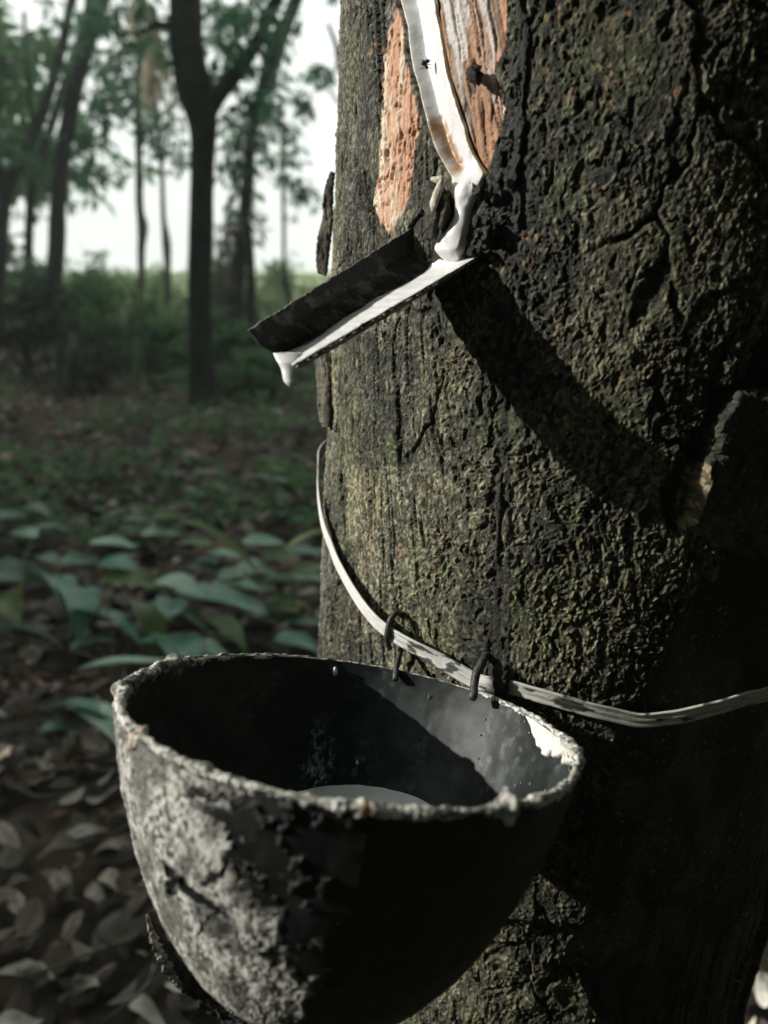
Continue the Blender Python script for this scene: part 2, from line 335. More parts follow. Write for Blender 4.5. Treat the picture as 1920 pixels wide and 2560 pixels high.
    pc = mix(pc, (.05, .04, .035), ss(.55, .7, fbm(u/1.6, v/2.2, 3, 221)))
    col = mix(col, pc, q); wet = wet*(1-q)+.25*q
    panel = q
    d = sdf(POLY_CHAN, s, z, .02); q = ss(.001, -.0008, d); h = h*(1-q)+(-7.5)*q; col = mix(col, (.35, .2, .1), q)
    # raised torn rim of bark on the left edge of the channel
    d = dline(LL[:13], s+.0006*fbm(u/2, v/2, 2, 225), z, .02); q2 = ss(.0011, .0002, d)*ss(.001, -.001, -sdf(POLY_CHAN, s, z, .02))
    col = mix(col, (.62, .60, .55), q2*.9*ss(-.5, .1, fbm(u/1.3, v/2.6, 3, 226)))
    return h/1000, col, np.clip(wet, 0, 1), patch, panel

def build_trunk():
    root = thing('rubber_tree', 'thick dark rough-barked rubber tree with a tapping cut, close to the camera', 'tree', (axis_x(0), AY, 0))
    ns_, nz_ = 1180, 1800
    s = np.linspace(-.207, .207, ns_); z = np.linspace(.30, 1.02, nz_)
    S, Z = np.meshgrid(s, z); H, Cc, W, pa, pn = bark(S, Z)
    ph_edge = np.minimum(ss(.207, .200, np.abs(S)), np.minimum(ss(.300, .306, Z), ss(1.02, 1.013, Z)))
    H = H*ph_edge-.003*(1-ph_edge)
    co = surf(S, Z, H).reshape(-1, 3); F = grid_faces(nz_, ns_)
    fm = pa.ravel()[F].mean(1) > .5; fp = (pn.ravel()[F].mean(1) > .5) & ~fm
    def sub(name, mask, mat, extra=None):
        f = F[mask]; idx, inv = np.unique(f, return_inverse=True); c = co[idx]; fa = inv.reshape(f.shape)
        cc = Cc.reshape(-1, 3)[idx]; w = W.ravel()[idx]
        if extra is not None:
            ec, ef, ecol, ew = extra; fa = np.vstack([fa, ef+len(c)]); c = np.vstack([c, ec]); cc = np.vstack([cc, ecol]); w = np.r_[w, ew]
        return mesh_obj(name, c, fa, mat, root, col=cc, wet=w)
    # rest of the trunk: back, foot and upper stem
    ec, ef, el, ew = [], [], [], []; off = 0
    def block(s0, s1, n1, z0, z1, n2):
        nonlocal off
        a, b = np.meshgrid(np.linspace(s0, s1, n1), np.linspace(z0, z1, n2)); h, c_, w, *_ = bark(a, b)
        ec.append(surf(a, b, h-.0012).reshape(-1, 3)); ef.append(grid_faces(n2, n1)+off); el.append(c_.reshape(-1, 3)); ew.append(w.ravel()); off += n1*n2
    hp = math.pi*TR
    block(.2055, 2*hp-.2055, 260, .301, 1.019, 420)
    block(-hp, hp, 380, -.03, .3025, 130)
    block(-hp, hp, 300, 1.0175, 3.6, 420)
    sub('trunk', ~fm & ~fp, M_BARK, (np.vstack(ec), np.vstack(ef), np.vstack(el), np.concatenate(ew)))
    tag(sub('tapping_panel', fp, M_PANEL), 'smooth tapped wood streaked brown, grey and white')
    tag(sub('peeled_patch', fm, M_PANEL), 'peeled strip of orange and cream inner bark')
    # loose bark slabs on the left edge
    def flake(label, left, right, tl, tr, thick, seed):
        n = 260; m = 44
        Lp = resample(np.array([[*p, t] for p, t in zip(left, tl)]), n); Rp = resample(np.array([[*p, t] for p, t in zip(right, tr)]), n)
        Lp[:, 1] = np.linspace(left[0][1], left[-1][1], n); Rp[:, 1] = np.linspace(right[0][1], right[-1][1], n)
        w = np.linspace(0, 1, m)[None, :]
        X = Lp[:, :1]*(1-w)+Rp[:, :1]*w; Y = Lp[:, 1:2]*(1-w)+Rp[:, 1:2]*w; T = Lp[:, 2:]*(1-w)+Rp[:, 2:]*w
        X = X+2.6*fbm(w*0+Y/9, w*0+Y/9+3, 3, seed)*(1-np.abs(2*w-1)*.2)
        base = np.array([P(x, y, t) for x, y, t in zip(X.ravel(), Y.ravel(), T.ravel())])
        rel = 1000*base; g1, g2, cc = worley(rel[:, 0]/2.5, rel[:, 2]/6, seed+2)
        d = (.5*np.clip((g2-g1)*2, 0, 1)*cc+.6*fbm(rel[:, 0]/3, rel[:, 2]/7, 3, seed+1))*.001*1.6
        nrm = np.array([-.45, -.85, .1]); nrm /= np.linalg.norm(nrm)
        edge = (1-np.abs(2*w-1)**6)*np.ones_like(X)
        front = base+nrm*(d*edge.ravel()+thick*.5*edge.ravel())[:, None]; back = base-nrm*(thick*.5*edge.ravel())[:, None]
        fr = grid_faces(n, m); f2 = grid_faces(n, m)[:, ::-1]+n*m
        i = np.arange(n-1)*m; s1 = np.stack([i, i+m, i+m+n*m, i+n*m], 1); s2 = np.stack([i+m-1, i+m-1+n*m, i+2*m-1+n*m, i+2*m-1], 1)
        j = np.arange(m-1); s3 = np.stack([j, j+n*m, j+1+n*m, j+1], 1); k = (n-1)*m; s4 = np.stack([k+j, k+j+1, k+j+1+n*m, k+j+n*m], 1)
        tone = ss(-.3, .4, fbm(rel[:, 0]/6, rel[:, 2]/14, 4, seed+5)); c = mix(np.array([.045, .042, .03]), np.array([.16, .15, .11]), tone)
        if seed == 310: c = mix(c, (.34, .15, .06), ss(.1, .4, fbm(rel[:, 0]/5, rel[:, 2]/9, 3, 5))*ss(.87, .90, base[:, 2])*.8)
        c = np.vstack([c, c*.5])
        tag(mesh_obj('bark_flake', np.vstack([front, back]), np.vstack([fr, f2, s1, s2, s3, s4]), M_BARK, root, col=c, wet=np.zeros(len(c))), label)
    flake('long slab of loose bark standing off the trunk, tip curling at the top', [(828, 428), (812, 470), (806, 540), (795, 585), (790, 640), (792, 672), (796, 684)], [(838, 432), (834, 480), (832, 560), (826, 620), (822, 650), (820, 675), (816, 690)], [.37]*7, [.368]*7, .0022, 300)
    flake('brownish slab of loose bark below the spout', [(783, 880), (788, 930), (793, 990), (797, 1040), (806, 1066)], [(822, 880), (824, 930), (828, 990), (830, 1040), (824, 1068)], [.36]*5, [.352]*5, .003, 310)
    # small dark and pale chips beside the latex
    def chip(name, label, pts, rad, mat, c, wet=.3, seed=1, flat=.7, lift=0, ns=18):
        q = resample(np.array([[*P(x, y, t), r] for (x, y, t), r in zip(pts, rad)]), 46)
        co, fs = tube_data(q[:, :3], q[:, 3], ns, flat, .95 if name == 'gum_bead' else .3, seed, 420 if name == 'gum_bead' else 220)
        cc = mix(np.array(c[0]), np.array(c[1]), ss(-.3, .3, fbm(co[:, 0]*600, co[:, 2]*600, 3, seed)))
        return tag(mesh_obj(name, co, fs, mat, root, col=cc, wet=np.full(len(co), wet)), label)
    def tt(x, y): s_, z_ = px2sz(x, y); p = surf(np.array(s_), np.array(z_), 0.)-C0; return float(p@FW)
    for (x, y, x2, y2, x3, y3, r, sd) in ((1075, 455, 1085, 520, 1078, 598, .0042, 1), (1112, 490, 1114, 530, 1100, 568, .0024, 2)):
        t = tt(x2, y2)-.002
        chip('bark_chip', 'blackened shard of bark beside the latex', [(x, y, t+.001), (x2, y2, t-.002), (x3, y3, t)], [r*.45, r, r*.6], M_BARK, ((.012, .013, .012), (.075, .065, .045)), .4, sd)
    t = tt(1095, 490)-.006
    chip('latex_curl', 'cream curl of half-dried latex', [(1078, 447, t), (1092, 450, t-.001), (1104, 447, t-.002), (1101, 465, t-.001), (1092, 490, t), (1084, 512, t), (1081, 530, t+.001)], [.0006, .0011, .0012, .0013, .0015, .0013, .0004], M_CRUST, ((.5, .47, .38), (.68, .66, .58)), .1, 9, .8)
    rr = random.Random(5)
    for k in range(18):
        x = rr.uniform(1178, 1245); y = rr.uniform(440, 640)
        if x < 1180+max(0, (470-y))*.5: continue
        t = tt(x, y)-.0015; L = rr.uniform(5, 13)
        chip('gum_bead', None, [(x, y-L, t), (x+rr.uniform(-4, 4), y, t-.001), (x+rr.uniform(-3, 3), y+L, t)], [.0004, rr.uniform(.0008, .0022), .0004], M_BARK, ((.01, .011, .011), (.04, .04, .038)), .9, 20+k, .9, ns=12)
    chip('gum_bead', None, [(1172, 178, tt(1180, 190)+.001), (1185, 188, tt(1180, 190)-.002), (1198, 203, tt(1180, 190))], [.0012, .0026, .0014], M_BARK, ((.008, .008, .008), (.03, .03, .03)), .5, 70, .9)
    return root
TREE = build_trunk()

# ------------------------------------------------------------------ latex on the trunk, in the spout and dripping
LATEX = thing('flowing_latex', 'fresh white latex running down the cut, along the spout and dripping from its tip', 'latex', P(1150, 640, .27))
def latex_on_trunk():
    n, m = 620, 90
    zt = np.linspace(LL[0, 1], min(LL[-1, 1], LR[-1, 1]), n)
    def interp(Q): o = np.argsort(Q[:, 1]); return np.interp(zt, Q[o, 1], Q[o, 0])
    sl = interp(LL); sr = interp(LR)
    k = np.hanning(15); k /= k.sum(); sl = np.convolve(np.pad(sl, 7, 'edge'), k, 'valid'); sr = np.convolve(np.pad(sr, 7, 'edge'), k, 'valid')
    sl = sl+.0006*fbm(zt*130, zt*0+1, 2, 1); sr = sr+.0010*fbm(zt*150, zt*0+7, 2, 4)
    a = np.linspace(0, 1, m)[None]; S = sl[:, None]*(1-a)+sr[:, None]*a; Z = np.repeat(zt[:, None], m, 1)
    zk = px2sz(1185, 425)[1]; low = ss(zk+.004, zk-.006, Z)          # below the cut the latex stands proud of the bark
    prof = -.0066+.0034*ss(.30, 1.0, a)**.8+.0042*ss(.30, 0, a)            # V: steep left side, long right side
    prof = prof+.00025*fbm(S*300, Z*160, 3, 5)
    conv = .0004+.0022*np.sqrt(np.clip(1-(2*a-1)**2, 0, 1))+.0006*fbm(S*260, Z*200, 2, 6)
    H = prof*(1-low)+conv*low
    zb = px2sz(1150, 625)[1]; zc = px2sz(1150, 672)[1]; H = H+.0036*ss(zb+.010, zb-.004, Z)-.016*ss(zc+.007, zc-.005, Z)
    H = H-.0030*(1-ss(0, .04, a))-(.0010+.0025*low)*(1-ss(0, .05, 1-a))
    co = surf(S, Z, H)
    am = ss(.0016, -.0022, sdf(poly_sz([(1058, 290), (1080, 287), (1095, 320), (1108, 350), (1114, 372), (1136, 408), (1140, 430), (1122, 440), (1098, 400), (1075, 352), (1056, 312)]), S+.0022*fbm(S*330, Z*330, 3, 3), Z+.002*fbm(S*260, Z*260, 2, 8), .02))
    c = mix(np.full((n, m, 3), .76)*np.array([1, 1, 1]), mix(np.array([.16, .11, .075]), np.array([.36, .20, .09]), ss(.93, .905, Z+.01*fbm(S*300, Z*200, 3, 21))), am)
    f = fbm(S*140, Z*60, 3, 12); c = mix(c, c*np.array([.9, .9, .92]), ss(0, .5, f)*.5)
    eg = ss(.10, .02, np.minimum(a, 1-a)+.05*fbm(S*700, Z*500, 3, 15)); c = mix(c, (.56, .50, .38), eg*.7)
    spk = vn(S*1500, Z*1500, 16) > .955; c = np.where(spk[..., None], .12, c)
    mesh_obj('latex_film', co.reshape(-1, 3), grid_faces(n, m), M_LATEX, LATEX, col=c, wet=np.zeros(n*m))
latex_on_trunk()

# spout: folded metal gutter driven into the bark
SP_A = [(620, 826, .233), (1062, 550, .281)]; SP_M = [(652, 862, .239), (1085, 592, .284)]
SP_B = [(700, 893, .2455), (1140, 630, .281)]; SP_C = [(726, 928, .233), (1200, 648, .267)]; SP_L = [(740, 910, .2295), (1310, 574, .265)]
def gut(a, w):
    """a 0 tip .. 1 trunk, w 0 back rim .. 1 front lip"""
    K = np.array([[P(*L[0]), P(*L[1])] for L in (SP_A, SP_M, SP_B, SP_C, SP_L)]); x = w*4; k = np.clip(x.astype(int), 0, 3); f = x-k
    f = f*f*(3-2*f)*.35+f*.65
    return (K[k, 0]*(1-f)[..., None]+K[k+1, 0]*f[..., None])*(1-a)[..., None]+(K[k, 1]*(1-f)[..., None]+K[k+1, 1]*f[..., None])*a[..., None]
def build_spout():
    n, m = 420, 90; A, Wd = np.meshgrid(np.linspace(0, 1, n), np.linspace(0, 1, m), indexing='ij')
    A2 = A+.004*fbm(Wd*9, Wd*9+2, 3, 4)*(1-A)
    co = gut(A2, Wd); co = co+(.0006*fbm(A*30, Wd*10, 3, 3)+.00035*fbm(A*120, Wd*34, 3, 6))[..., None]*np.array([-.3, -.8, .5])
    tu = np.gradient(co, axis=0); tv = np.gradient(co, axis=1); nr = np.cross(tu, tv); nr /= np.linalg.norm(nr, axis=-1)[..., None]
    lo = co+nr*.0009; F = grid_faces(n, m); N0 = n*m
    i = np.arange(n-1)*m; s1 = np.stack([i, i+N0, i+m+N0, i+m], 1); s2 = np.stack([i+m-1, i+2*m-1, i+2*m-1+N0, i+m-1+N0], 1); j = np.arange(m-1); s3 = np.stack([j, j+1, j+1+N0, j+N0], 1)
    t = ss(.0, .5, fbm(A*24, Wd*7, 4, 7)+.1*fbm(A*90, Wd*30, 3, 8)); c = mix(np.array([.010, .011, .011]), np.array([.13, .13, .115]), t*ss(.95, .6, A))
    c = mix(c, (.006, .007, .007), ss(-.1, .2, fbm(A*12, Wd*3, 2, 2))*.5)
    lip = ss(.72, .84, Wd+.05*fbm(A*40, Wd*0, 3, 9)); c = mix(c, mix(np.array([.10, .10, .085]), np.array([.42, .41, .36]), ss(-.2, .4, fbm(A*50, Wd*9, 3, 10))), lip*ss(.8, .55, A))
    rim = ss(.012, .004, Wd)+ss(.004, .001, A); c = mix(c, (.16, .15, .12), np.clip(rim, 0, 1)*.6)
    co = np.vstack([co.reshape(-1, 3), lo.reshape(-1, 3)]); c = c.reshape(-1, 3); c = np.vstack([c, c*.8+.01])
    o = mesh_obj('latex_spout', co, np.vstack([F, F[:, ::-1]+N0, s1, s2, s3]), M_SPOUT, col=c, wet=np.full(len(co), .25))
    tag(o, 'blackened metal gutter spout driven slantwise into the bark above the cup', 'spout')
    # latex lying in the gutter
    n, m = 420, 40; a = np.linspace(-.004, .97, n); w = np.linspace(0, 1, m)
    wt = .515+.03*np.sin(a*9+.6)-.31*ss(.76, .94, a)-.05*ss(.15, .0, a)+.02*fbm(a*16, a*0, 3, 3)-.0*a; wt = wt+0; wb = .93+.02*fbm(a*30, a*0+4, 3, 8)
    top = gut(a, wt); bot = gut(a, np.minimum(wb, .99)); A_, W_ = np.meshgrid(a, w, indexing='ij')
    g = gut(A_, wt[:, None]*(1-W_)+wb[:, None]*W_)
    lin = top[:, None]*(1-W_)[..., None]+bot[:, None]*W_[..., None]
    bul = np.sqrt(np.clip(1-(2*W_-1)**2, 0, 1))
    co2 = lin*.8+g*.2+bul[..., None]*np.array([-.05, -.75, .45])*.0022+(.0004*fbm(A_*14, W_*2, 3, 5)*bul)[..., None]*np.array([0, -1, .5])
    co2[:, 0] = top+np.array([0, .0006, -.0004]); co2[:, -1] = bot+np.array([0, .0006, -.0004])
    mesh_obj('latex_stream', co2.reshape(-1, 3), grid_faces(n, m), M_LATEX, LATEX, col=np.full((n*m, 3), .80), wet=np.zeros(n*m))
    # the drip: a sheet gathering into a hanging drop
    t = .2330; rows = [(682, 752, 882, 8), (688, 757, 896, 8), (696, 754, 910, 8), (702, 748, 922, 8), (705, 744, 934, 9), (707, 746, 945, 10), (710, 748, 954, 10), (716, 746, 961, 8), (723, 742, 966, 5), (731, 736, 969, 1.0)]
    rows = resample(np.array(rows, float), 60); ns = 36; an = np.linspace(0, 2*np.pi, ns, endpoint=False); cc = []
    for i, (xl, xr, y, th) in enumerate(rows):
        cx = (xl+xr)/2; hw = (xr-xl)/2; p = P(cx, y, t+.002*max(0, 1-i/14)); k = t/FPX
        cc.append(p+np.outer(np.cos(an)*hw*k, RT)+np.outer(np.sin(an)*min(hw, th*2.1)*k, np.array([0, 1, 0])))
    cc = np.array(cc).reshape(-1, 3)
    mesh_obj('latex_drop', cc, [grid_faces(60, ns, True), np.array([[59*ns+i, 59*ns+(i+1) % ns, 59*ns+(i+2) % ns] for i in range(0, ns-2)])], M_LATEX, LATEX, col=np.full((len(cc), 3), .80), wet=np.zeros(len(cc)))
build_spout()
def insect():
    s_, z_ = px2sz(1050, 158); c = surf(np.array(s_), np.array(z_), -.0030)
    parts = []
    for (dx, dz, l, r, an) in ((-.0007, .0004, .0022, .0009, -.5), (.0005, .0010, .0016, .0007, -.3), (.0002, -.0009, .0013, .0006, -.8)):
        d = np.array([math.cos(an), -.1, -math.sin(an)*-1]); a = np.linspace(-1, 1, 14)
        pts = c+np.array([dx, -.0006, dz])+a[:, None]*d*l*.5; parts.append(tube_data(pts, r*np.sqrt(np.clip(1-a*a, .02, 1)), 12))
    for k in range(6):
        b = c+np.array([(-1)**k*.0003, -.0005, (k//2-1)*.0006]); e = b+np.array([(-1)**k*.0015, -.0002, (k//2-1)*.0009]); parts.append(tube_data(np.linspace(b, e, 5), np.full(5, .00012), 5))
    co, fs = join(parts); tag(mesh_obj('insect', co, fs, M_BLACK), 'tiny black insect stuck in the latex near the top of the cut', 'insect')
insect()

# ------------------------------------------------------------------ cup
CC = np.array([-.01052, .21133, CAMZ-.13294]); CN = np.array([.15008, .27046, .95096]); CN /= np.linalg.norm(CN)
CR = .07275; CH = .095
E1 = np.cross(np.array([0, 1., 0]), CN); E1 /= np.linalg.norm(E1); E2 = np.cross(CN, E1)     # E1 to the right, E2 away
def prof(h, R=CR, H=CH): return R*(1-np.clip(h/H, 0, 1)**1.3)**(1/2.5)
def cpt(ang, r, h): return CC+(r*np.cos(ang))[..., None]*E1+(r*np.sin(ang))[..., None]*E2-np.asarray(h)[..., None]*CN
def cproj(p):
    q = p-C0; d = q@FW; return 960+FPX*(q@RT)/d, 1280-FPX*(q@UP)/d
def sinA_(A): return np.sin(A)
def pmask(poly, X, Y, warp=0, seed=0, sc=14.):
    X2 = X+warp*fbm(X/sc, Y/sc, 3, seed); Y2 = Y+warp*fbm(X/sc+9, Y/sc, 3, seed+1)
    return sdf(np.array(poly, float), X2, Y2, 60.)
def build_cup():
    root = thing('latex_cup', 'black plastic cup crusted with dried latex, hung on the trunk under the spout', 'cup', CC-CH*CN)
    na, nh = 1500, 520
    an = np.linspace(0, 2*np.pi, na, endpoint=False); tt_ = np.linspace(0, 1, nh); hh = CH*(1-(1-tt_)**1.8) * .9995; hh = CH*(np.sin(tt_*np.pi/2))**1.25*.9999
    A, Hh = np.meshgrid(an, hh); R = prof(Hh); co = cpt(A, R, Hh)
    X, Y = cproj(co)
    facing = ((co-C0)@(E1*0+1) < 9)                                 # all
    cosA = np.cos(A); sinA = np.sin(A)
    front = sinA < .35
    # film of dried latex on the left flank (in the cup's own angle/height), with blotches where it has come away
    u = A*CR*1000; v = Hh*1000
    ab = np.arctan2(sinA, cosA); dang = np.abs(((A-np.radians(206)+np.pi) % (2*np.pi))-np.pi)
    lim = np.radians(42)+np.radians(16)*ss(0, .06, Hh)-np.radians(22)*ss(.0, .012, .02-Hh)*0
    film = ss(.06, -.06, dang-lim+.22*fbm(u/9, v/9, 4, 7)+.06*fbm(u/2, v/2, 3, 8))*ss(.0005, .003, Hh)*ss(.088, .072, Hh+.004*fbm(u/8, v/8, 3, 5))
    def off(poly, w=14, sd=1, soft=5, sc=16.): return ss(soft, -soft, pmask(poly, X, Y, w, sd, sc))*front
    blk = off([(405, 1895), (440, 1925), (470, 1950), (520, 1975), (640, 2010), (640, 2200), (600, 2200), (575, 2150), (600, 2100), (575, 2010), (530, 2000), (475, 2005), (455, 1990), (470, 1955), (440, 1935)], 22, 3)
    blk = np.maximum(blk, off([(500, 2015), (560, 2020), (620, 2060), (606, 2140), (575, 2180), (530, 2218), (505, 2222), (510, 2200), (560, 2165), (585, 2110), (560, 2060)], 12, 5))
    blk = np.maximum(blk, off([(405, 2150), (420, 2155), (465, 2200), (520, 2245), (580, 2290), (575, 2300), (500, 2262), (445, 2222), (412, 2180)], 7, 7, 3))
    blk = np.maximum(blk, off([(418, 2195), (445, 2195), (440, 2240), (415, 2235)], 10, 9))
    blk = np.maximum(blk, off([(480, 2260), (540, 2280), (600, 2330), (620, 2420), (560, 2370), (500, 2330)], 16, 11)*.7)
    film = film*(1-blk)
    hN = .0008*film*(.6+.4*fbm(u/5, v/5, 3, 13))+film*.00032*fbm(u/1.3, v/1.3, 3, 15)+.0004*fbm(u/11, v/15, 3, 17)
    fr = ss(.0, .4, fbm(u/5, v/5, 3, 19)); hN = hN+(1-film)*ss(.25, .6, fbm(u/4, v/4, 4, 21))*.0009*ss(1.3, .9, dang)
    co = cpt(A, R+hN, Hh)
    g = fbm(u/2.2, v/3.2, 4, 23); g2 = fbm(u/10, v/13, 3, 24)
    fc = mix(np.array([.15, .147, .13]), np.array([.62, .61, .56]), ss(-.40, .45, .7*g+.9*g2)); fc = mix(fc, (.04, .04, .036), ss(.18, .45, fbm(u/1.1, v/1.5, 3, 29)+.35*g2)*.9)
    base = mix(np.array([.004, .0055, .0055]), np.array([.012, .016, .015]), ss(-.1, .6, fbm(u/9, v/14, 4, 27)))
    spk = (vn(u/.9, v/1.2, 31) > .88) & (fbm(u/18, v/18, 2, 33) > .12); base = np.where(spk[..., None], np.array([.10, .10, .09]), base)
    c = mix(base, fc, film)
    wet = (1-film)*(.35+.3*ss(0, .4, fbm(u/6, v/6, 3, 35)))
    F = grid_faces(nh, na, True)
    mesh_obj('bowl', co.reshape(-1, 3), F[:, ::-1], M_CUPOUT, root, col=c, wet=wet)
    # inside wall
    TH = .0022; ni = 300; hi = (CH-TH)*(np.sin(np.linspace(0, 1, ni)*np.pi/2))**1.25*.9999
    A, Hh = np.meshgrid(an[::2], hi); R = prof(Hh, CR-TH, CH-TH); u = A*CR*1000; v = Hh*1000
    c = mix(np.array([.009, .013, .0125]), np.array([.024, .032, .030]), ss(-.3, .4, fbm(u/14, v/12, 4, 41)))
    c = mix(c, (.10, .11, .105), ss(.12, .45, fbm(u/3, v/3, 4, 43))*ss(0, .4, fbm(u/20, v/20, 2, 44))*.6)
    c = mix(c, (.02, .024, .024), ss(.5, .62, fbm(u/3.5, v/3, 3, 45)))
    Xi, Yi = cproj(cpt(A, R, Hh)); sp = ss(8, -10, pmask([(765, 1830), (800, 1800), (830, 1850), (838, 1920), (800, 1975), (765, 1965), (752, 1900)], Xi, Yi, 10, 90))*(sinA_(A) > 0)
    c = mix(c, (.16, .20, .19), sp*ss(.05, .3, fbm(u/1.6, v/2.2, 4, 93))); c = mix(c, (.45, .46, .44), sp*ss(.30, .5, fbm(u/1.1, v/1.8, 4, 97))*ss(1880, 1920, Yi))
    th = np.degrees(A) % 360
    # pale wet latex clinging under the right-hand rim
    cl = ss(.0, .001, (.006+.004*np.sin(A*7)+.003*fbm(u/3, u*0, 3, 47))*ss(28, 8, np.minimum(th, 360-th))-Hh-.0004)
    c = mix(c, (.7, .69, .64), cl); co = cpt(A, R+.0003*fbm(u/9, v/9, 2, 46)-.0012*cl, Hh)
    F = grid_faces(ni, na//2, True); mesh_obj('inner_wall', co.reshape(-1, 3), F, M_CUPIN, root, col=c, wet=cl*.5+.2)
    # crust on the rim
    ns = 30; na = 2000; an = np.linspace(0, 2*np.pi, na, endpoint=False); ps = np.linspace(0, 2*np.pi, ns, endpoint=False); A, Ps = np.meshgrid(an, ps, indexing='ij')
    deg = np.degrees(an)
    back = ss(35, 55, deg)*ss(118, 100, deg)                        # the clean black stretch against the trunk
    ra = .0013*(1-.5*back)+.0007*ss(20, 0, np.minimum(deg, 360-deg))+.0007*ss(30, 8, np.abs(deg-165))
    ra = ra*(1+.35*fbm(an*9, an*0, 3, 51)+.25*fbm(an*33, an*0+5, 3, 52))
    for (d0, wd, am) in ((180+6, 3.2, .0026), (180+38, 2.0, .0014), (303, 1.4, .0022), (272, 1.2, .0013), (155, 3, .0012), (240, 1.5, .0009), (98, 1.0, .0010), (352, 5, .0012)):
        ra = ra+am*np.exp(-((deg-d0+180) % 360-180)**2/wd**2)
    u = A*CR*1000; rr = ra[:, None]*(1+.5*fbm(u/2.6, np.cos(Ps)*1.1+np.sin(Ps)*.8, 3, 55)+.22*fbm(u/.9, np.cos(Ps)*1.9+4-np.sin(Ps), 3, 57))
    drip = .0014*ss(.1, .6, fbm(u/2.4, u*0, 3, 59))*ss(.3, 1, -np.sin(Ps))*(1-back[:, None])
    rad = CR-.0010+rr*np.cos(Ps)*1.0; ht = -(rr*np.sin(Ps)*.85)+drip+.0003
    ht = ht-.0016*np.exp(-((deg-303)**2)/5)[:, None]*ss(0, 1, np.sin(Ps))
    co = cpt(A, rad, ht)
    tone = fbm(u/4, Ps, 4, 61); c = mix(np.array([.42, .41, .36]), np.array([.72, .71, .66]), ss(-.35, .3, tone))
    dk = ss(.05, .3, fbm(u/2.4, Ps*1.3, 4, 63)+.35*(ss(12, 2, np.abs(deg-180-1)) + ss(30, 5, np.abs(deg-155)))[:, None]-.02)
    c = mix(c, (.05, .048, .042), dk*.85); c = mix(c, (.03, .032, .03), back[:, None]*.75*ss(-.5, .2, fbm(u/3, Ps*0, 3, 65)))
    orange = np.exp(-((deg-305.2)/1.0)**2)+np.exp(-((deg-272.8)/.7)**2)+.5*np.exp(-((deg-219)/.7)**2); c = mix(c, (.55, .24, .09), np.clip(orange, 0, 1)[:, None]*.85)
    co2 = co.reshape(-1, 3); i = np.arange(na)[:, None]; j = np.arange(ns)[None]; i2 = (i+1) % na; j2 = (j+1) % ns
    F = np.stack([i*ns+j, i2*ns+j, i2*ns+j2, i*ns+j2], -1).reshape(-1, 4)
    tag(mesh_obj('rim_crust', co2, F, M_CRUST, root, col=c, wet=ss(-.1, .4, tone)*.4), 'lumpy cream and grey crust of dried latex round the rim')
    # crusty strip peeling away low on the left
    def strip(pts, wid, seed, c1, c2, th=.0006):
        q = resample(np.array([[*P(x, y, t), w] for (x, y, t), w in zip(pts, wid)]), 160); m = 16; w = np.linspace(-.5, .5, m)
        T = np.gradient(q[:, :3], axis=0); T /= np.linalg.norm(T, axis=1)[:, None]; V = q[:, :3]-C0; V /= np.linalg.norm(V, axis=1)[:, None]
        Sd = np.cross(T, V); Sd /= np.linalg.norm(Sd, axis=1)[:, None]
        wob = 1+.5*fbm(np.arange(160)/5., np.arange(160)*0., 3, seed)
        G = q[:, None, :3]+Sd[:, None]*(w[None]*q[:, 3:4]*wob[:, None])[..., None]+V[:, None]*(np.abs(w)[None, :, None]**2*.004)+V[:, None]*(.0008*fbm(np.arange(160)[:, None]/6.+0*w, w*5+0*q[:, :1], 3, seed+1))[..., None]
        G2 = G+V[:, None]*th; co = np.vstack([G.reshape(-1, 3), G2.reshape(-1, 3)]); F = grid_faces(160, m); N0 = 160*m; i = np.arange(159)*m
        s1 = np.stack([i, i+N0, i+m+N0, i+m], 1); s2 = np.stack([i+m-1, i+2*m-1, i+2*m-1+N0, i+m-1+N0], 1)
        cc = mix(np.array(c1), np.array(c2), ss(-.4, .3, fbm(co[:, 0]*500, co[:, 2]*500, 4, seed+3)))
        mesh_obj('peeling_film', co, np.vstack([F, F[:, ::-1]+N0, s1, s2]), M_CRUST, root, col=cc, wet=np.full(len(co), .1))
    tc = .236
    strip([(368, 2285, tc), (380, 2335, tc), (402, 2390, tc+.001), (432, 2440, tc+.002), (456, 2475, tc+.003)], [.0008, .0024, .003, .0028, .0008], 71, (.10, .10, .09), (.34, .33, .29))
    strip([(376, 2280, tc+.001), (400, 2350, tc+.003), (436, 2415, tc+.004), (482, 2470, tc+.005), (535, 2520, tc+.005), (600, 2560, tc+.004), (690, 2610, tc)], [.001, .0035, .005, .005, .0045, .004, .003], 75, (.008, .009, .009), (.03, .03, .027))
    strip([(545, 2478, tc-.004), (570, 2505, tc-.004), (600, 2528, tc-.004), (630, 2545, tc-.004)], [.0006, .0032, .003, .0006], 79, (.2, .2, .17), (.45, .44, .4))
    # drops and smears inside
    def hit(x, y):
        r = ray(x, y); t = np.linspace(.15, .42, 3000); p = C0+r*t[:, None]-CC; h = -(p@CN); rad = np.linalg.norm(p+h[:, None]*CN, axis=1)
        ins = (h > 0) & (rad < prof(h, CR-TH, CH-TH)); i = np.nonzero(ins)[0]; return (C0+r*t[i[-1]]) if len(i) else P(x, y, .27)
    def bead(x, y, w, l, lab=None, cc=.7):
        p = hit(x, y)-np.array([0, .0006, 0]); a = np.linspace(-1, 1, 16); k = .26/FPX
        co, fs = tube_data(p+a[:, None]*np.array([0, 0, l*k/2]), w*k/2*np.sqrt(np.clip(1-a*a, .01, 1))*(1+.25*-a), 14)
        tag(mesh_obj('latex_bead', co, fs, M_LATEX, root, col=np.full((len(co), 3), cc), wet=np.zeros(len(co))), lab)
    bead(838, 1676, 14, 30); bead(893, 1903, 9, 15); bead(1071, 1740, 3, 22, cc=.3)
    rr = random.Random(3)
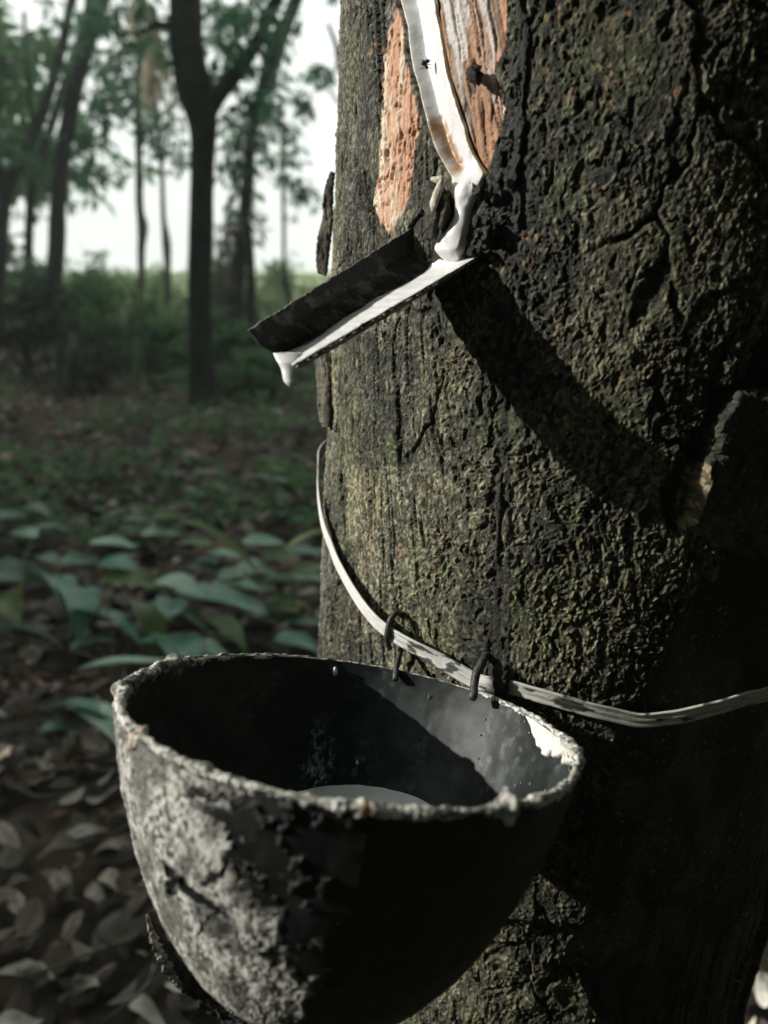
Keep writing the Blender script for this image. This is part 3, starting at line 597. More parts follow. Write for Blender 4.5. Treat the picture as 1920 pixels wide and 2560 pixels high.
    for k in range(16): bead(rr.uniform(1130, 1400), rr.uniform(1790, 1980), rr.uniform(2.5, 5), rr.uniform(4, 9), cc=.25)
    # pool of latex: a level surface cut by the bowl
    zp = CAMZ-.1929; ctr = CC-(CC[2]-zp)/CN[2]*CN*0; ctr = np.array([CC[0]-.018, CC[1]+.006, zp])
    K = 180; rim = []
    for a in np.linspace(0, 2*np.pi, K, endpoint=False):
        d = np.array([math.cos(a), math.sin(a), 0]); r = np.linspace(0, .09, 900); p = ctr+r[:, None]*d-CC; h = -(p@CN); rad = np.linalg.norm(p+h[:, None]*CN, axis=1)
        ok = (h > 0) & (h < CH-TH) & (rad < prof(h, CR-TH, CH-TH)); bad = np.nonzero(~ok)[0]; rim.append(r[bad[0]] if len(bad) else .09)
    rim = np.array(rim)+.0008*fbm(np.arange(K)/4., np.arange(K)*0., 3, 5); f = np.linspace(0, 1, 30); a = np.linspace(0, 2*np.pi, K, endpoint=False)
    co = ctr+np.stack([f[:, None]*rim*np.cos(a), f[:, None]*rim*np.sin(a), .0004*(1-f[:, None]**8)+0*rim], -1)
    c = mix(np.array([.93, .93, .97]), np.array([.86, .87, .93]), ss(-.2, .4, fbm(co[..., 0]*90, co[..., 1]*90, 3, 4)))
    dots = vn(co[..., 0]*700, co[..., 1]*700, 77) > .93; c = np.where(dots[..., None], .03, c)
    tag(mesh_obj('latex_pool', co.reshape(-1, 3), grid_faces(30, K, True), M_LATEX, col=c, wet=np.zeros(30*K)), 'pool of white latex collected in the bottom of the black cup', 'latex')
build_cup()

# ------------------------------------------------------------------ strap and hooks
def build_strap():
    px = [(806, 1168), (805, 1225), (818, 1305), (855, 1410), (915, 1495), (975, 1553), (1060, 1612), (1130, 1658), (1190, 1694), (1240, 1707), (1290, 1716), (1400, 1746), (1500, 1773), (1565, 1789), (1590, 1794), (1620, 1794), (1680, 1787), (1760, 1766), (1850, 1741), (1920, 1724)]
    sz = np.array([px2sz(*p) for p in px]); per = 2*math.pi*TR
    sz[0, 0] = min(sz[0, 0], sz[1, 0]-.004); sz0 = sz[0].copy()
    tail = [(sz[-1, 0]+.04, sz[-1, 1]+.006), (sz[-1, 0]+.12, sz[-1, 1]+.03), (sz[-1, 0]+.22, sz[-1, 1]+.055), (sz[0, 0]+per-.04, sz[0, 1]+.004), (sz[0, 0]+per, sz[0, 1])]
    sz = np.vstack([sz, tail]); n = 1500
    q = resample(np.c_[sz, np.zeros(len(sz))], n)[:, :2]
    # the band is pulled taut: it only touches the bark here and there
    ht = .0018+.0012*np.abs(fbm(q[:, 0]*30, q[:, 0]*0, 2, 4))
    s0, s1, s2, s3 = [px2sz(x, y)[0] for x, y in ((860, 1410), (1190, 1694), (1240, 1707), (1310, 1720))]
    ht = ht+.004*ss(s0, (s0+s1)/2, q[:, 0])*ss(s1, (s0+s1)/2, q[:, 0])
    cen = surf(q[:, 0], q[:, 1], ht)
    T = np.gradient(cen, axis=0); T /= np.linalg.norm(T, axis=1)[:, None]
    ph = PH0+q[:, 0]/TR; Nr = np.stack([np.cos(ph), np.sin(ph), 0*ph], 1); Wd = np.cross(T, Nr); Wd /= np.linalg.norm(Wd, axis=1)[:, None]
    Nr = np.cross(Wd, T)
    # a twist just left of the second hook
    tw = math.radians(38)*ss(s1-.03, s1-.004, q[:, 0])*ss(s1+.014, s1+.002, q[:, 0])
    W2 = Wd*np.cos(tw)[:, None]+Nr*np.sin(tw)[:, None]; N2 = np.cross(W2, T)
    wid = .0064*(1+.04*fbm(q[:, 0]*60, q[:, 0]*0, 2, 8))
    m = 26; w = np.linspace(-.5, .5, m); th = .00085
    rib = .0001*np.cos(w*2*np.pi*2.6+.6)
    top = cen[:, None]+W2[:, None]*(w[None]*wid[:, None])[..., None]+N2[:, None]*(rib[None, :, None]+th*.5*(1-np.abs(2*w)**24)[None, :, None])
    bot = cen[:, None]+W2[:, None]*(w[None]*wid[:, None])[..., None]-N2[:, None]*(th*.5)
    co = np.vstack([top.reshape(-1, 3), bot.reshape(-1, 3)]); F = grid_faces(n, m); N0 = n*m; i = np.arange(n-1)*m
    s1_ = np.stack([i, i+N0, i+m+N0, i+m], 1); s2_ = np.stack([i+m-1, i+2*m-1, i+2*m-1+N0, i+m-1+N0], 1)
    S = q[:, 0:1]*1000+0*w; Wm = w[None]*6.4+0*q[:, :1]
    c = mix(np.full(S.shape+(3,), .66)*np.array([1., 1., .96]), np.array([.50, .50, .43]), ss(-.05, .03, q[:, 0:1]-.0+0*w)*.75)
    c = mix(c, (.22, .21, .165), ss(.05, .5, fbm(S/7, Wm/.7, 4, 9))*ss(-.105, -.07, q[:, :1]+0*w)*.6)
    g = fbm(S/4.5, Wm/1.6, 4, 11); dirt = ss(.12, .3, g+.25*ss(.02, .0, np.abs(q[:, :1]-px2sz(1090, 1640)[0])+0*w)-.1)*ss(-.085, -.06, q[:, :1]+0*w)
    c = mix(c, (.025, .026, .024), dirt*.9)
    sp = px2sz(1425, 1752)[0]; blot = ss(1.1, .7, np.hypot((S/1000-sp)/.0072, (Wm+.2)/2.6)+.4*fbm(S/2, Wm, 3, 13)); c = mix(c, (.02, .022, .02), blot*.92)
    gum = ss(s2-.006, s2+.001, q[:, :1]+0*w)*ss(s3-.001, s3-.009, q[:, :1]+0*w); c = mix(c, (.014, .015, .014), gum)
    c = c.reshape(-1, 3); c = np.vstack([c, c*.7])
    tag(mesh_obj('binding_strap', co, np.vstack([F[:, ::-1], F+N0, s1_, s2_]), M_STRAP, col=c, wet=np.zeros(len(co))), 'grimy white plastic strap bound round the trunk above the cup', 'strap')
build_strap()
def tdepth(x, y, h=0.):
    s_, z_ = px2sz(x, y); return float((surf(np.array(s_), np.array(z_), h)-C0)@FW)
def hook(label, pts, rad, seed):
    q = resample(np.array([P(*p) for p in pts]), 140); co, fs = tube_data(q, np.full(140, rad)*(1+.12*fbm(np.arange(140)/6., np.arange(140)*0., 3, seed)), 16, 1, .12, seed, 300)
    tag(mesh_obj('wire_hook', co, fs, M_WIRE), label, 'hook', 'wire hooks holding the cup to the strap')
t1 = tdepth(985, 1560)
hook('dark wire loop arching over the clean part of the strap', [(974, 1622, t1-.004), (968, 1600, t1-.006), (970, 1570, t1-.008), (978, 1545, t1-.008), (993, 1533, t1-.006), (1006, 1540, t1-.002), (1012, 1565, t1+.001), (1010, 1600, t1-.001), (1000, 1630, t1-.004), (992, 1665, t1-.008), (988, 1700, t1-.012)], .00125, 3)
t2 = tdepth(1190, 1690)
hook('scuffed grey wire hook bent over the strap and the cup rim', [(1225, 1600, t2+.003), (1218, 1630, t2-.001), (1206, 1656, t2-.007), (1192, 1680, t2-.0095), (1186, 1710, t2-.011), (1184, 1735, t2-.013), (1179, 1748, t2-.014)], .0016, 5)

# ------------------------------------------------------------------ ground
M_SOIL = mat_noise('forest_soil', (.022, .019, .015), (.10, .075, .05), 9, .95, .9, .02, 40, .2, 10, .35, .7)
M_FIELD = mat_noise('field_grass', (.24, .30, .14), (.40, .43, .24), .6, .95, .5, .05, 5, .1)
M_DRY = mat_attr('dry_leaf', .75, (300, .4, .0006), .35, 60, .2, .3)
M_GREEN = [mat_leaf('canopy_leaf', (.045, .125, .07), (.09, .215, .11), .42, .55, .5, 2.5), mat_leaf('shrub_leaf', (.05, .12, .05), (.12, .25, .10), .5, .55, .4, 3),
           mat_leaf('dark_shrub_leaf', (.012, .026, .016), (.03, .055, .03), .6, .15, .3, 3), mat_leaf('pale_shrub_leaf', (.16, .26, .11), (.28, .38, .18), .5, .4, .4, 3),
           mat_leaf('brownish_leaf', (.07, .08, .04), (.15, .14, .08), .6, .35, .3, 3)]
M_SEED = [mat_leaf('broad_leaf', (.08, .22, .16), (.14, .31, .23), .3, .25, .6, 14), mat_leaf('olive_leaf', (.07, .12, .03), (.12, .18, .05), .4, .3, .5, 14), mat_leaf('pale_leaf', (.20, .36, .27), (.30, .46, .33), .32, .25, .6, 14), mat_leaf('deep_leaf', (.03, .09, .055), (.07, .17, .10), .35, .25, .5, 20), mat_leaf('green_leaf', (.07, .16, .05), (.13, .25, .09), .4, .35, .5, 20)]
M_STEM = mat_noise('green_stem', (.04, .06, .025), (.09, .10, .05), 60, .7, .3)
M_TRUNK = mat_noise('smooth_bark', (.012, .015, .014), (.036, .040, .035), 9, .9, .9, .02, 28, .2, 8, .35, .65)
M_TRUNK2 = mat_noise('pale_bark', (.05, .055, .045), (.11, .11, .085), 9, .9, .8, .02, 30, .2, 8, .35, .65)

def gh(X, Y):
    R_ = np.hypot(X, Y-.6); return .030*fbm(X*1.1, Y*1.1, 4, 3)*ss(.2, 1.5, R_)+.014*fbm(X*6, Y*6, 4, 5)-.02
def ground():
    # one sheet: fine near the camera, coarse to the horizon
    r = np.r_[np.linspace(0, 3, 90), np.geomspace(3.1, 30, 90), np.geomspace(33, 118, 20)]; a = np.linspace(0, 2*np.pi, 260, endpoint=False)
    R_, A_ = np.meshgrid(r, a, indexing='ij'); X = R_*np.cos(A_); Y = R_*np.sin(A_)+.6
    Z = .030*fbm(X*1.1, Y*1.1, 4, 3)*ss(.2, 1.5, R_)+.014*fbm(X*6, Y*6, 4, 5)*ss(30, 5, R_)+.5*fbm(X/14, Y/14, 3, 8)*ss(9, 30, R_)+2.6*ss(40, 112, R_)-.02
    o = mesh_obj('ground', np.stack([X, Y, Z], -1).reshape(-1, 3), grid_faces(len(r), 260, True), M_SOIL)
    o.data.materials.append(M_FIELD)
    cen = np.repeat((r[:-1]+r[1:])/2, 260); o.data.polygons.foreach_set('material_index', (cen > 17).astype(np.int32)); tag(o, kind='structure')
ground()

def leaf_mesh(c, size, dirs, nrm, asp=.4, fold=.12, rows=2):
    """many little folded leaves; c,dirs,nrm (N,3), size (N,)"""
    n = len(c); dirs = dirs/np.linalg.norm(dirs, axis=1)[:, None]; sd = np.cross(dirs, nrm); sd /= np.linalg.norm(sd, axis=1)[:, None]+1e-9; up = np.cross(sd, dirs)
    L = size[:, None]
    b = c-dirs*L*.5; t = c+dirs*L*.5-up*L*.10; m = c+up*0; l = c+sd*L*asp*.5+up*L*fold-dirs*L*.06; r = c-sd*L*asp*.5+up*L*fold-dirs*L*.06
    co = np.stack([b, l, t, r, m], 1).reshape(-1, 3); i = np.arange(n)*5
    F = np.concatenate([np.stack([i, i+4, i+2, i+1], 1), np.stack([i, i+3, i+2, i+4], 1)])
    return co, F
def blob_leaves(rng, blobs, size, clump=9):
    """blobs: (centre, radii(3), count)"""
    cs, ds, ns_, sz = [], [], [], []
    for c, r, n in blobs:
        k = max(1, n//clump); d = rng.normal(size=(k, 3)); d /= np.linalg.norm(d, axis=1)[:, None]; rad = rng.uniform(.25, 1, (k, 1))**.6
        cc = np.asarray(c)+d*rad*np.asarray(r)*(1+.25*rng.normal(size=(k, 1)))
        o = rng.normal(size=(k, clump, 3)); o /= np.linalg.norm(o, axis=2)[..., None]; o[..., 2] *= .6
        p = cc[:, None]+o*size*rng.uniform(.5, 1.1, (k, clump, 1)); cs.append(p.reshape(-1, 3)); dd = o+np.array([0, 0, -.5]); ds.append(dd.reshape(-1, 3))
        nn = rng.normal(size=(k*clump, 3))*.45+np.array([0, 0, 1.]); ns_.append(nn); sz.append(size*rng.uniform(.5, 1.3, k*clump))
    return leaf_mesh(np.vstack(cs), np.concatenate(sz), np.vstack(ds), np.vstack(ns_), .42)

# ------------------------------------------------------------------ trees beyond the trunk
def bg_tree(name, label, d, stems, crown=None, mat=None, leafmat=0, leaf=.13, seed=0, cat='tree', group=None, extra=None):
    rng = np.random.default_rng(seed+100)
    x0, y0, w0 = stems[0][0]; base = PY(x0, y0, d); root = thing(name, label, cat, (base[0], d, 0), group)
    parts = []
    for st in stems:
        pts = np.array([PY(x, y, d+.004*k) for k, (x, y, w) in enumerate(st)]); rad = np.array([w*d/FPX/2*1.03 for _, _, w in st])
        if st is stems[0]: pts = np.vstack([[pts[0][0]*1.0, d, -.1], pts]); rad = np.r_[rad[0]*1.35, rad]
        q = resample(np.c_[pts, rad], 70); parts.append(tube_data(q[:, :3], np.maximum(q[:, 3], .004), 14, 1, .22, seed, 1.6))
    co, fs = join(parts); mesh_obj('trunk', co, fs, mat or M_TRUNK, root)
    if crown:
        bl = []
        for (x, y, rx, ry, n) in crown:
            c = PY(x, y, d+rng.uniform(-.4, .4)); k = d/FPX; bl.append((c, (rx*k, max(rx*k*.7, .4), ry*k), n))
        for (c, r, n) in (extra or []): bl.append((np.array(c), r, n))
        co, F = blob_leaves(rng, bl, leaf); mesh_obj('crown', co, F, M_GREEN[leafmat], root, smooth=False)
    return root
def up(x, y, d, dz, rr, n): c = PY(x, y, d); return ((c[0], c[1], c[2]+dz), rr, n)
bg_tree('plantation_tree', 'dark forked tree in the middle distance, nearest of those behind the cup', 5.5,
    [[(512, 1000, 80), (506, 950, 68), (502, 850, 62), (501, 700, 60), (503, 500, 56), (506, 380, 56), (505, 300, 66), (487, 220, 72), (470, 120, 68), (462, 0, 66), (450, -200, 60), (440, -500, 54)],
     [(508, 330, 48), (530, 265, 40), (565, 215, 36), (605, 165, 34), (655, 80, 30), (690, 0, 28), (760, -140, 24)], [(455, 90, 20), (400, 60, 14), (340, 90, 9)]],
    [(520, 150, 130, 110, 270), (640, 90, 90, 80, 196), (330, 80, 120, 70, 131), (590, 260, 80, 50, 73)], seed=1, leaf=.10, extra=[up(450, -500, 5.5, .4, (1.9, 1.9, .9), 2600)])
bg_tree('plantation_tree', 'leaning dark tree left of the forked tree, thickest on that side', 10,
    [[(134, 730, 40), (140, 640, 37), (148, 460, 35), (170, 307, 35), (205, 154, 36), (250, 0, 38), (290, -150, 36), (340, -400, 30)]],
    [(290, 60, 110, 90, 315), (230, 330, 70, 60, 74), (240, 440, 45, 26, 67), (300, 250, 90, 60, 172)], seed=2, leaf=.15, extra=[up(330, -400, 10, .5, (2.6, 2.6, 1.2), 1800)])
bg_tree('plantation_tree', 'tree at the far left edge, its long limb leaning over to the right', 11,
    [[(-4, 760, 32), (3, 640, 28), (8, 520, 28), (18, 465, 30), (60, 385, 24), (100, 300, 22), (130, 210, 21), (155, 120, 20), (180, 0, 20), (230, -200, 18)], [(12, 470, 26), (-20, 380, 22), (-60, 250, 20)],
     [(85, 320, 12), (75, 260, 9), (66, 150, 8), (60, 30, 8)]],
    [(40, 390, 75, 50, 164), (170, 60, 60, 60, 82), (60, 130, 18, 50, 20), (110, 190, 40, 40, 33)], seed=3, leaf=.14, extra=[up(200, -300, 11, .5, (2.4, 2.4, 1.2), 1200)])
bg_tree('plantation_tree', 'slender tree crossing behind the two leaning trunks at left', 13,
    [[(70, 760, 24), (72, 660, 21), (74, 540, 20), (92, 435, 20), (123, 330, 18), (165, 200, 17), (215, 40, 16), (260, -150, 15)]],
    [(130, 480, 60, 60, 71), (90, 560, 60, 40, 42), (150, 90, 60, 60, 66), (190, 180, 50, 60, 56)], seed=4, leaf=.16)
bg_tree('plantation_tree', 'straight thin pale tree with a knotted bulge between the left group and the forked tree', 12,
    [[(353, 780, 17), (354, 700, 17), (353, 620, 18), (357, 566, 25), (350, 520, 17), (347, 410, 16), (345, 250, 16), (350, 100, 14), (352, -80, 13)]],
    [(300, 250, 100, 50, 262), (350, 160, 90, 60, 218), (380, 330, 60, 60, 164), (300, 190, 70, 50, 164)], mat=M_TRUNK2, seed=5, leaf=.15)
bg_tree('plantation_tree', 'very thin tree just left of the forked trunk, kinked halfway up', 12.5,
    [[(421, 790, 17), (419, 680, 15), (417, 608, 20), (409, 545, 12), (406, 460, 11), (400, 360, 11), (385, 250, 11), (372, 120, 10), (362, -30, 9)], [(409, 400, 7), (425, 300, 7), (440, 180, 6)]],
    [(400, 290, 60, 90, 218), (430, 380, 40, 70, 120), (420, 180, 50, 60, 120)], mat=M_TRUNK2, seed=6, leaf=.14)
bg_tree('plantation_tree', 'tree leaning right beyond the forked trunk, above the spout', 9,
    [[(590, 760, 36), (598, 650, 32), (612, 540, 28), (621, 450, 26), (626, 350, 25), (645, 260, 27), (686, 143, 30), (718, 55, 28), (742, -10, 27), (790, -150, 24)], [(640, 290, 22), (655, 210, 20), (662, 160, 14)]],
    [(600, 330, 70, 60, 218), (670, 250, 80, 60, 218), (590, 480, 60, 120, 360), (640, 420, 60, 60, 131), (560, 60, 90, 60, 284), (660, 60, 70, 60, 218)], seed=7, leaf=.13, extra=[up(760, -350, 9, .5, (2.4, 2.4, 1.2), 1800)])
bg_tree('plantation_tree', 'short dark stem rising beside the foot of the right-leaning tree', 8.5,
    [[(630, 860, 24), (629, 760, 22), (627, 680, 22), (622, 600, 20), (614, 520, 12)]], [(600, 560, 40, 50, 120), (560, 620, 50, 70, 180)], leafmat=4, seed=8, leaf=.10)
bg_tree('plantation_tree', 'thin dark sapling stem nearest the big trunk', 8,
    [[(732, 790, 13), (722, 740, 11), (711, 670, 9), (710, 560, 9), (706, 420, 8), (702, 256, 7)]],
    [(720, 420, 60, 60, 185), (750, 500, 55, 45, 141), (700, 330, 50, 50, 141)], seed=9, leaf=.10)
bg_tree('plantation_tree', 'sparse leafy branches hanging beside the big trunk at the top', 6.5,
    [[(905, 900, 18), (900, 600, 18), (890, 350, 16), (850, 150, 12), (820, 60, 8)], [(880, 300, 8), (830, 235, 5), (800, 190, 4)]],
    [(800, 195, 38, 24, 87), (768, 275, 26, 26, 54), (845, 150, 40, 30, 54)], seed=10, leaf=.10)

def shrub(label, cx, top, d, wpx, lm, seed, n=2600, leaf=.07, group='shrubs between the trees', name='shrub'):
    rng = np.random.default_rng(seed); c = PY(cx, top, d); h = c[2]; k = d/FPX; r = wpx*k/2
    root = thing(name, label, 'shrub', (c[0], d, 0), group)
    bl = []
    for i in range(16):
        a = rng.uniform(0, 6.28); q = rng.uniform(0, .75); hh = h*(1-.5*q**2)
        bl.append(((c[0]+r*q*math.cos(a), d+min(r, 1.1)*q*math.sin(a), hh*rng.uniform(.25, .82)), (r*.38, min(r, 1.1)*.35, hh*.2), n//16))
    co, F = blob_leaves(rng, bl, leaf); mesh_obj('foliage', co, F, M_GREEN[lm], root, smooth=False)
    st = []
    for i in range(7):
        a = rng.uniform(0, 6.28); e = np.array([c[0]+r*.6*math.cos(a), d+.5*math.sin(a), h*rng.uniform(.6, 1.0)]); b = np.array([c[0]+.1*math.cos(a), d+.1*math.sin(a), -.05])
        m = (b+e)/2+rng.normal(size=3)*.08; q = resample(np.array([b, m, e]), 14); st.append(tube_data(q, np.linspace(.014, .004, 14), 6))
    co, fs = join(st); mesh_obj('stem', co, fs, M_TRUNK, root)
for args in (('low dark mound of tangled growth at the left edge', 70, 655, 7.0, 330, 2, 21, 4200, .05), ('round green bush right of the dark tangled mound', 290, 668, 8.2, 290, 1, 22, 3600),
             ('green bush left of the forked trunk', 420, 760, 7.2, 220, 1, 23), ('dark bush right of the forked trunk', 590, 790, 7.0, 200, 1, 24), ('bush below the spout beside the big trunk', 725, 760, 8.4, 240, 1, 25),
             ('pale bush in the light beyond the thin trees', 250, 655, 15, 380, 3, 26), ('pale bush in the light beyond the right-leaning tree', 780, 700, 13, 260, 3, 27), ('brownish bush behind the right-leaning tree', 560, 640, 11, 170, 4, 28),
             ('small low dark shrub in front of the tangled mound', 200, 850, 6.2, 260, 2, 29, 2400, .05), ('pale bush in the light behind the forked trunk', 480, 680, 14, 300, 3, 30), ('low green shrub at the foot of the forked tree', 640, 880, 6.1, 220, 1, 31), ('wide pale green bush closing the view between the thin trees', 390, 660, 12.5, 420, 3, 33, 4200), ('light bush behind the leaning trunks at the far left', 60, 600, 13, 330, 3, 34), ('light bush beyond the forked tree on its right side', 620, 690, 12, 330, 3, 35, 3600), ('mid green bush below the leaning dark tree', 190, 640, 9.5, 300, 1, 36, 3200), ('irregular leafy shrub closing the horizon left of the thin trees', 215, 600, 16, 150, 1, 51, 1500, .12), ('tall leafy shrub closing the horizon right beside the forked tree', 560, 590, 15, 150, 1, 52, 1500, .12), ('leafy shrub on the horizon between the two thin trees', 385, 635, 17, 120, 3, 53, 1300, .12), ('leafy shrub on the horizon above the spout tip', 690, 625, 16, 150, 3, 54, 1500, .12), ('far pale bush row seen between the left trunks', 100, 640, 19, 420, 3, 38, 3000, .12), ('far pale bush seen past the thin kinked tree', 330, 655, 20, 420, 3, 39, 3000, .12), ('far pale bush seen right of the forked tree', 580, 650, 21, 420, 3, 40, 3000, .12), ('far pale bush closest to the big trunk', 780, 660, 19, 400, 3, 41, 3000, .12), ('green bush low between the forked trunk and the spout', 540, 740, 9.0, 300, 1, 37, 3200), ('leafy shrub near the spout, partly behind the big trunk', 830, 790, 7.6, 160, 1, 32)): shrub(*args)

def frond():
    d = 7.5; root = thing('palm_frond', 'dry pale palm frond hanging in front of the trees', 'palm frond', PY(372, 60, d)); parts = []; rng = np.random.default_rng(4)
    spine = resample(np.array([PY(330, -60, d), PY(365, 20, d), PY(385, 110, d), PY(383, 200, d), PY(376, 232, d)]), 40)
    co, fs = tube_data(spine, np.linspace(.02, .006, 40), 8); mesh_obj('frond_rib', co, fs, mat_noise('dry_rib', (.2, .17, .11), (.34, .3, .2), 20), root)
    cs, ds, sz = [], [], []
    for k in range(70):
        i = rng.integers(2, 34); side = rng.choice([-1, 1]); dr = np.array([side*rng.uniform(.1, .5), rng.uniform(-.2, .2), -1.]); dr /= np.linalg.norm(dr); L = rng.uniform(.25, .5); cs.append(spine[i]+dr*L/2); ds.append(dr); sz.append(L)
    co, F = leaf_mesh(np.array(cs), np.array(sz), np.array(ds), rng.normal(size=(70, 3))*.3+np.array([0, -1, .1]), .07, .02); mesh_obj('leaflets', co, F, mat_leaf('dry_frond', (.28, .25, .17), (.5, .44, .3), .7, .45), root, smooth=False)
frond()

# unseen trees added to shade the place (one built, the rest copies)
def neighbour():
    rng = np.random.default_rng(77); root = thing('plantation_tree', 'tall tree added outside the view to shade the clearing', 'tree', (0, 0, 0), 'added shade trees outside the view')
    q = resample(np.array([[0, 0, -.1], [.05, 0, 1.5], [.0, .05, 3], [.1, 0, 5], [.1, .1, 7]]), 40); co, fs = tube_data(q, np.linspace(.16, .05, 40), 14, 1, .2, 5, 1.5); mesh_obj('trunk', co, fs, M_TRUNK, root)
    bl = [((rng.uniform(-1.8, 1.8), rng.uniform(-1.8, 1.8), rng.uniform(4.6, 7.6)), (1.1, 1.1, .6), 420) for _ in range(18)]
    co, F = blob_leaves(rng, bl, .24); mesh_obj('crown', co, F, M_GREEN[0], root, smooth=False); return root
def copy_tree(o):
    c = o.copy(); COL.objects.link(c)
    for ch in o.children:
        k = ch.copy(); COL.objects.link(k); k.parent = c; k.matrix_parent_inverse = ch.matrix_parent_inverse
    return c
nb = neighbour(); spots = [(2.2, -2.6), (-1.8, -3.6), (4.5, .6), (5.5, -3.5), (.5, -7), (-5.5, -6.5), (7.2, 3.5), (4, -8), (-9, -4.6), (-10.5, 4.5), (-12, 9)]
for i, (x, y) in enumerate(spots):
    o = nb if i == 0 else copy_tree(nb); o.location = (x, y, 0); o.rotation_euler = (0, 0, i*2.1)
def bush_belt():  # unseen shrubs added to block low sun and sky light
    rng = np.random.default_rng(78); root = thing('unseen_shrub', 'tall leafy shrub added outside the view, mostly to block light', 'shrub', (0, 0, 0), 'added shrubs outside the view')
    bl = [((rng.uniform(-1, 1), rng.uniform(-1.2, 1.2), rng.uniform(.3, 2.6)), (.6, .6, .4), 330) for _ in range(16)]
    co, F = blob_leaves(rng, bl, .2); mesh_obj('foliage', co, F, M_GREEN[1], root, smooth=False)
    q = np.linspace([0, 0, -.1], [.1, 0, 2.4], 12); co, fs = tube_data(q, np.linspace(.05, .02, 12), 8); mesh_obj('stem', co, fs, M_TRUNK, root); return root
sb = bush_belt()
for i, (x, y, sc) in enumerate([(-6.6, .2, 1.0), (-6.9, 2.6, 1.5), (-7.4, 5.2, 1.6), (-7.8, 8, 1.7), (-8.2, 11, 1.8), (-6.8, -2.4, 1.1), (-7.6, 14, 1.9), (-8.8, 1.2, 1.15)]):
    o = sb if i == 0 else copy_tree(sb); o.location = (x, y, 0); o.scale = (sc, sc, sc); o.rotation_euler = (0, 0, i*1.3)
def main_crown():  # crown above the view, made denser to cut skylight
    rng = np.random.default_rng(79); c = np.array([axis_x(3.6), AY, 0])
    bl = [(c+np.array([rng.uniform(-1.7, 1.9), rng.uniform(-1.9, 1.9), rng.uniform(3.0, 5.4)])*np.array([1, 1, 1]), (1., 1., .5), 480) for _ in range(30)]
    co, F = blob_leaves(rng, bl, .2); mesh_obj('crown', co, F, M_GREEN[0], TREE, smooth=False)
main_crown()

# ------------------------------------------------------------------ seedlings with broad leaves in the left foreground
def one_leaf(p, yaw, L, w, droop, roll, tip=1.0, nr=14, nc=7, wav=.04, seed=0):
    """pointed ovate leaf blade whose middle is at p"""
    u = np.linspace(0, 1, nr)[:, None]; v = np.linspace(-1, 1, nc)[None]
    wid = np.sin(np.pi*u**.75)**.85*(1-.25*u)*w/2
    x = (u-.5)*L+0*v; y = v*wid; z = -droop*L*(u-.35)**2+np.abs(v)*wid*.25+wav*L*.4*np.sin(u*9+seed)*v**2*.5
    cr, sr = math.cos(roll), math.sin(roll); y, z = y*cr-z*sr, y*sr+z*cr; cy, sy = math.cos(yaw), math.sin(yaw)
    return np.stack([p[0]+x*cy-y*sy, p[1]+x*sy+y*cy, p[2]+z], -1).reshape(-1, 3), grid_faces(nr, nc), (p[0]-L/2*cy, p[1]-L/2*sy, p[2]-droop*L*.12)
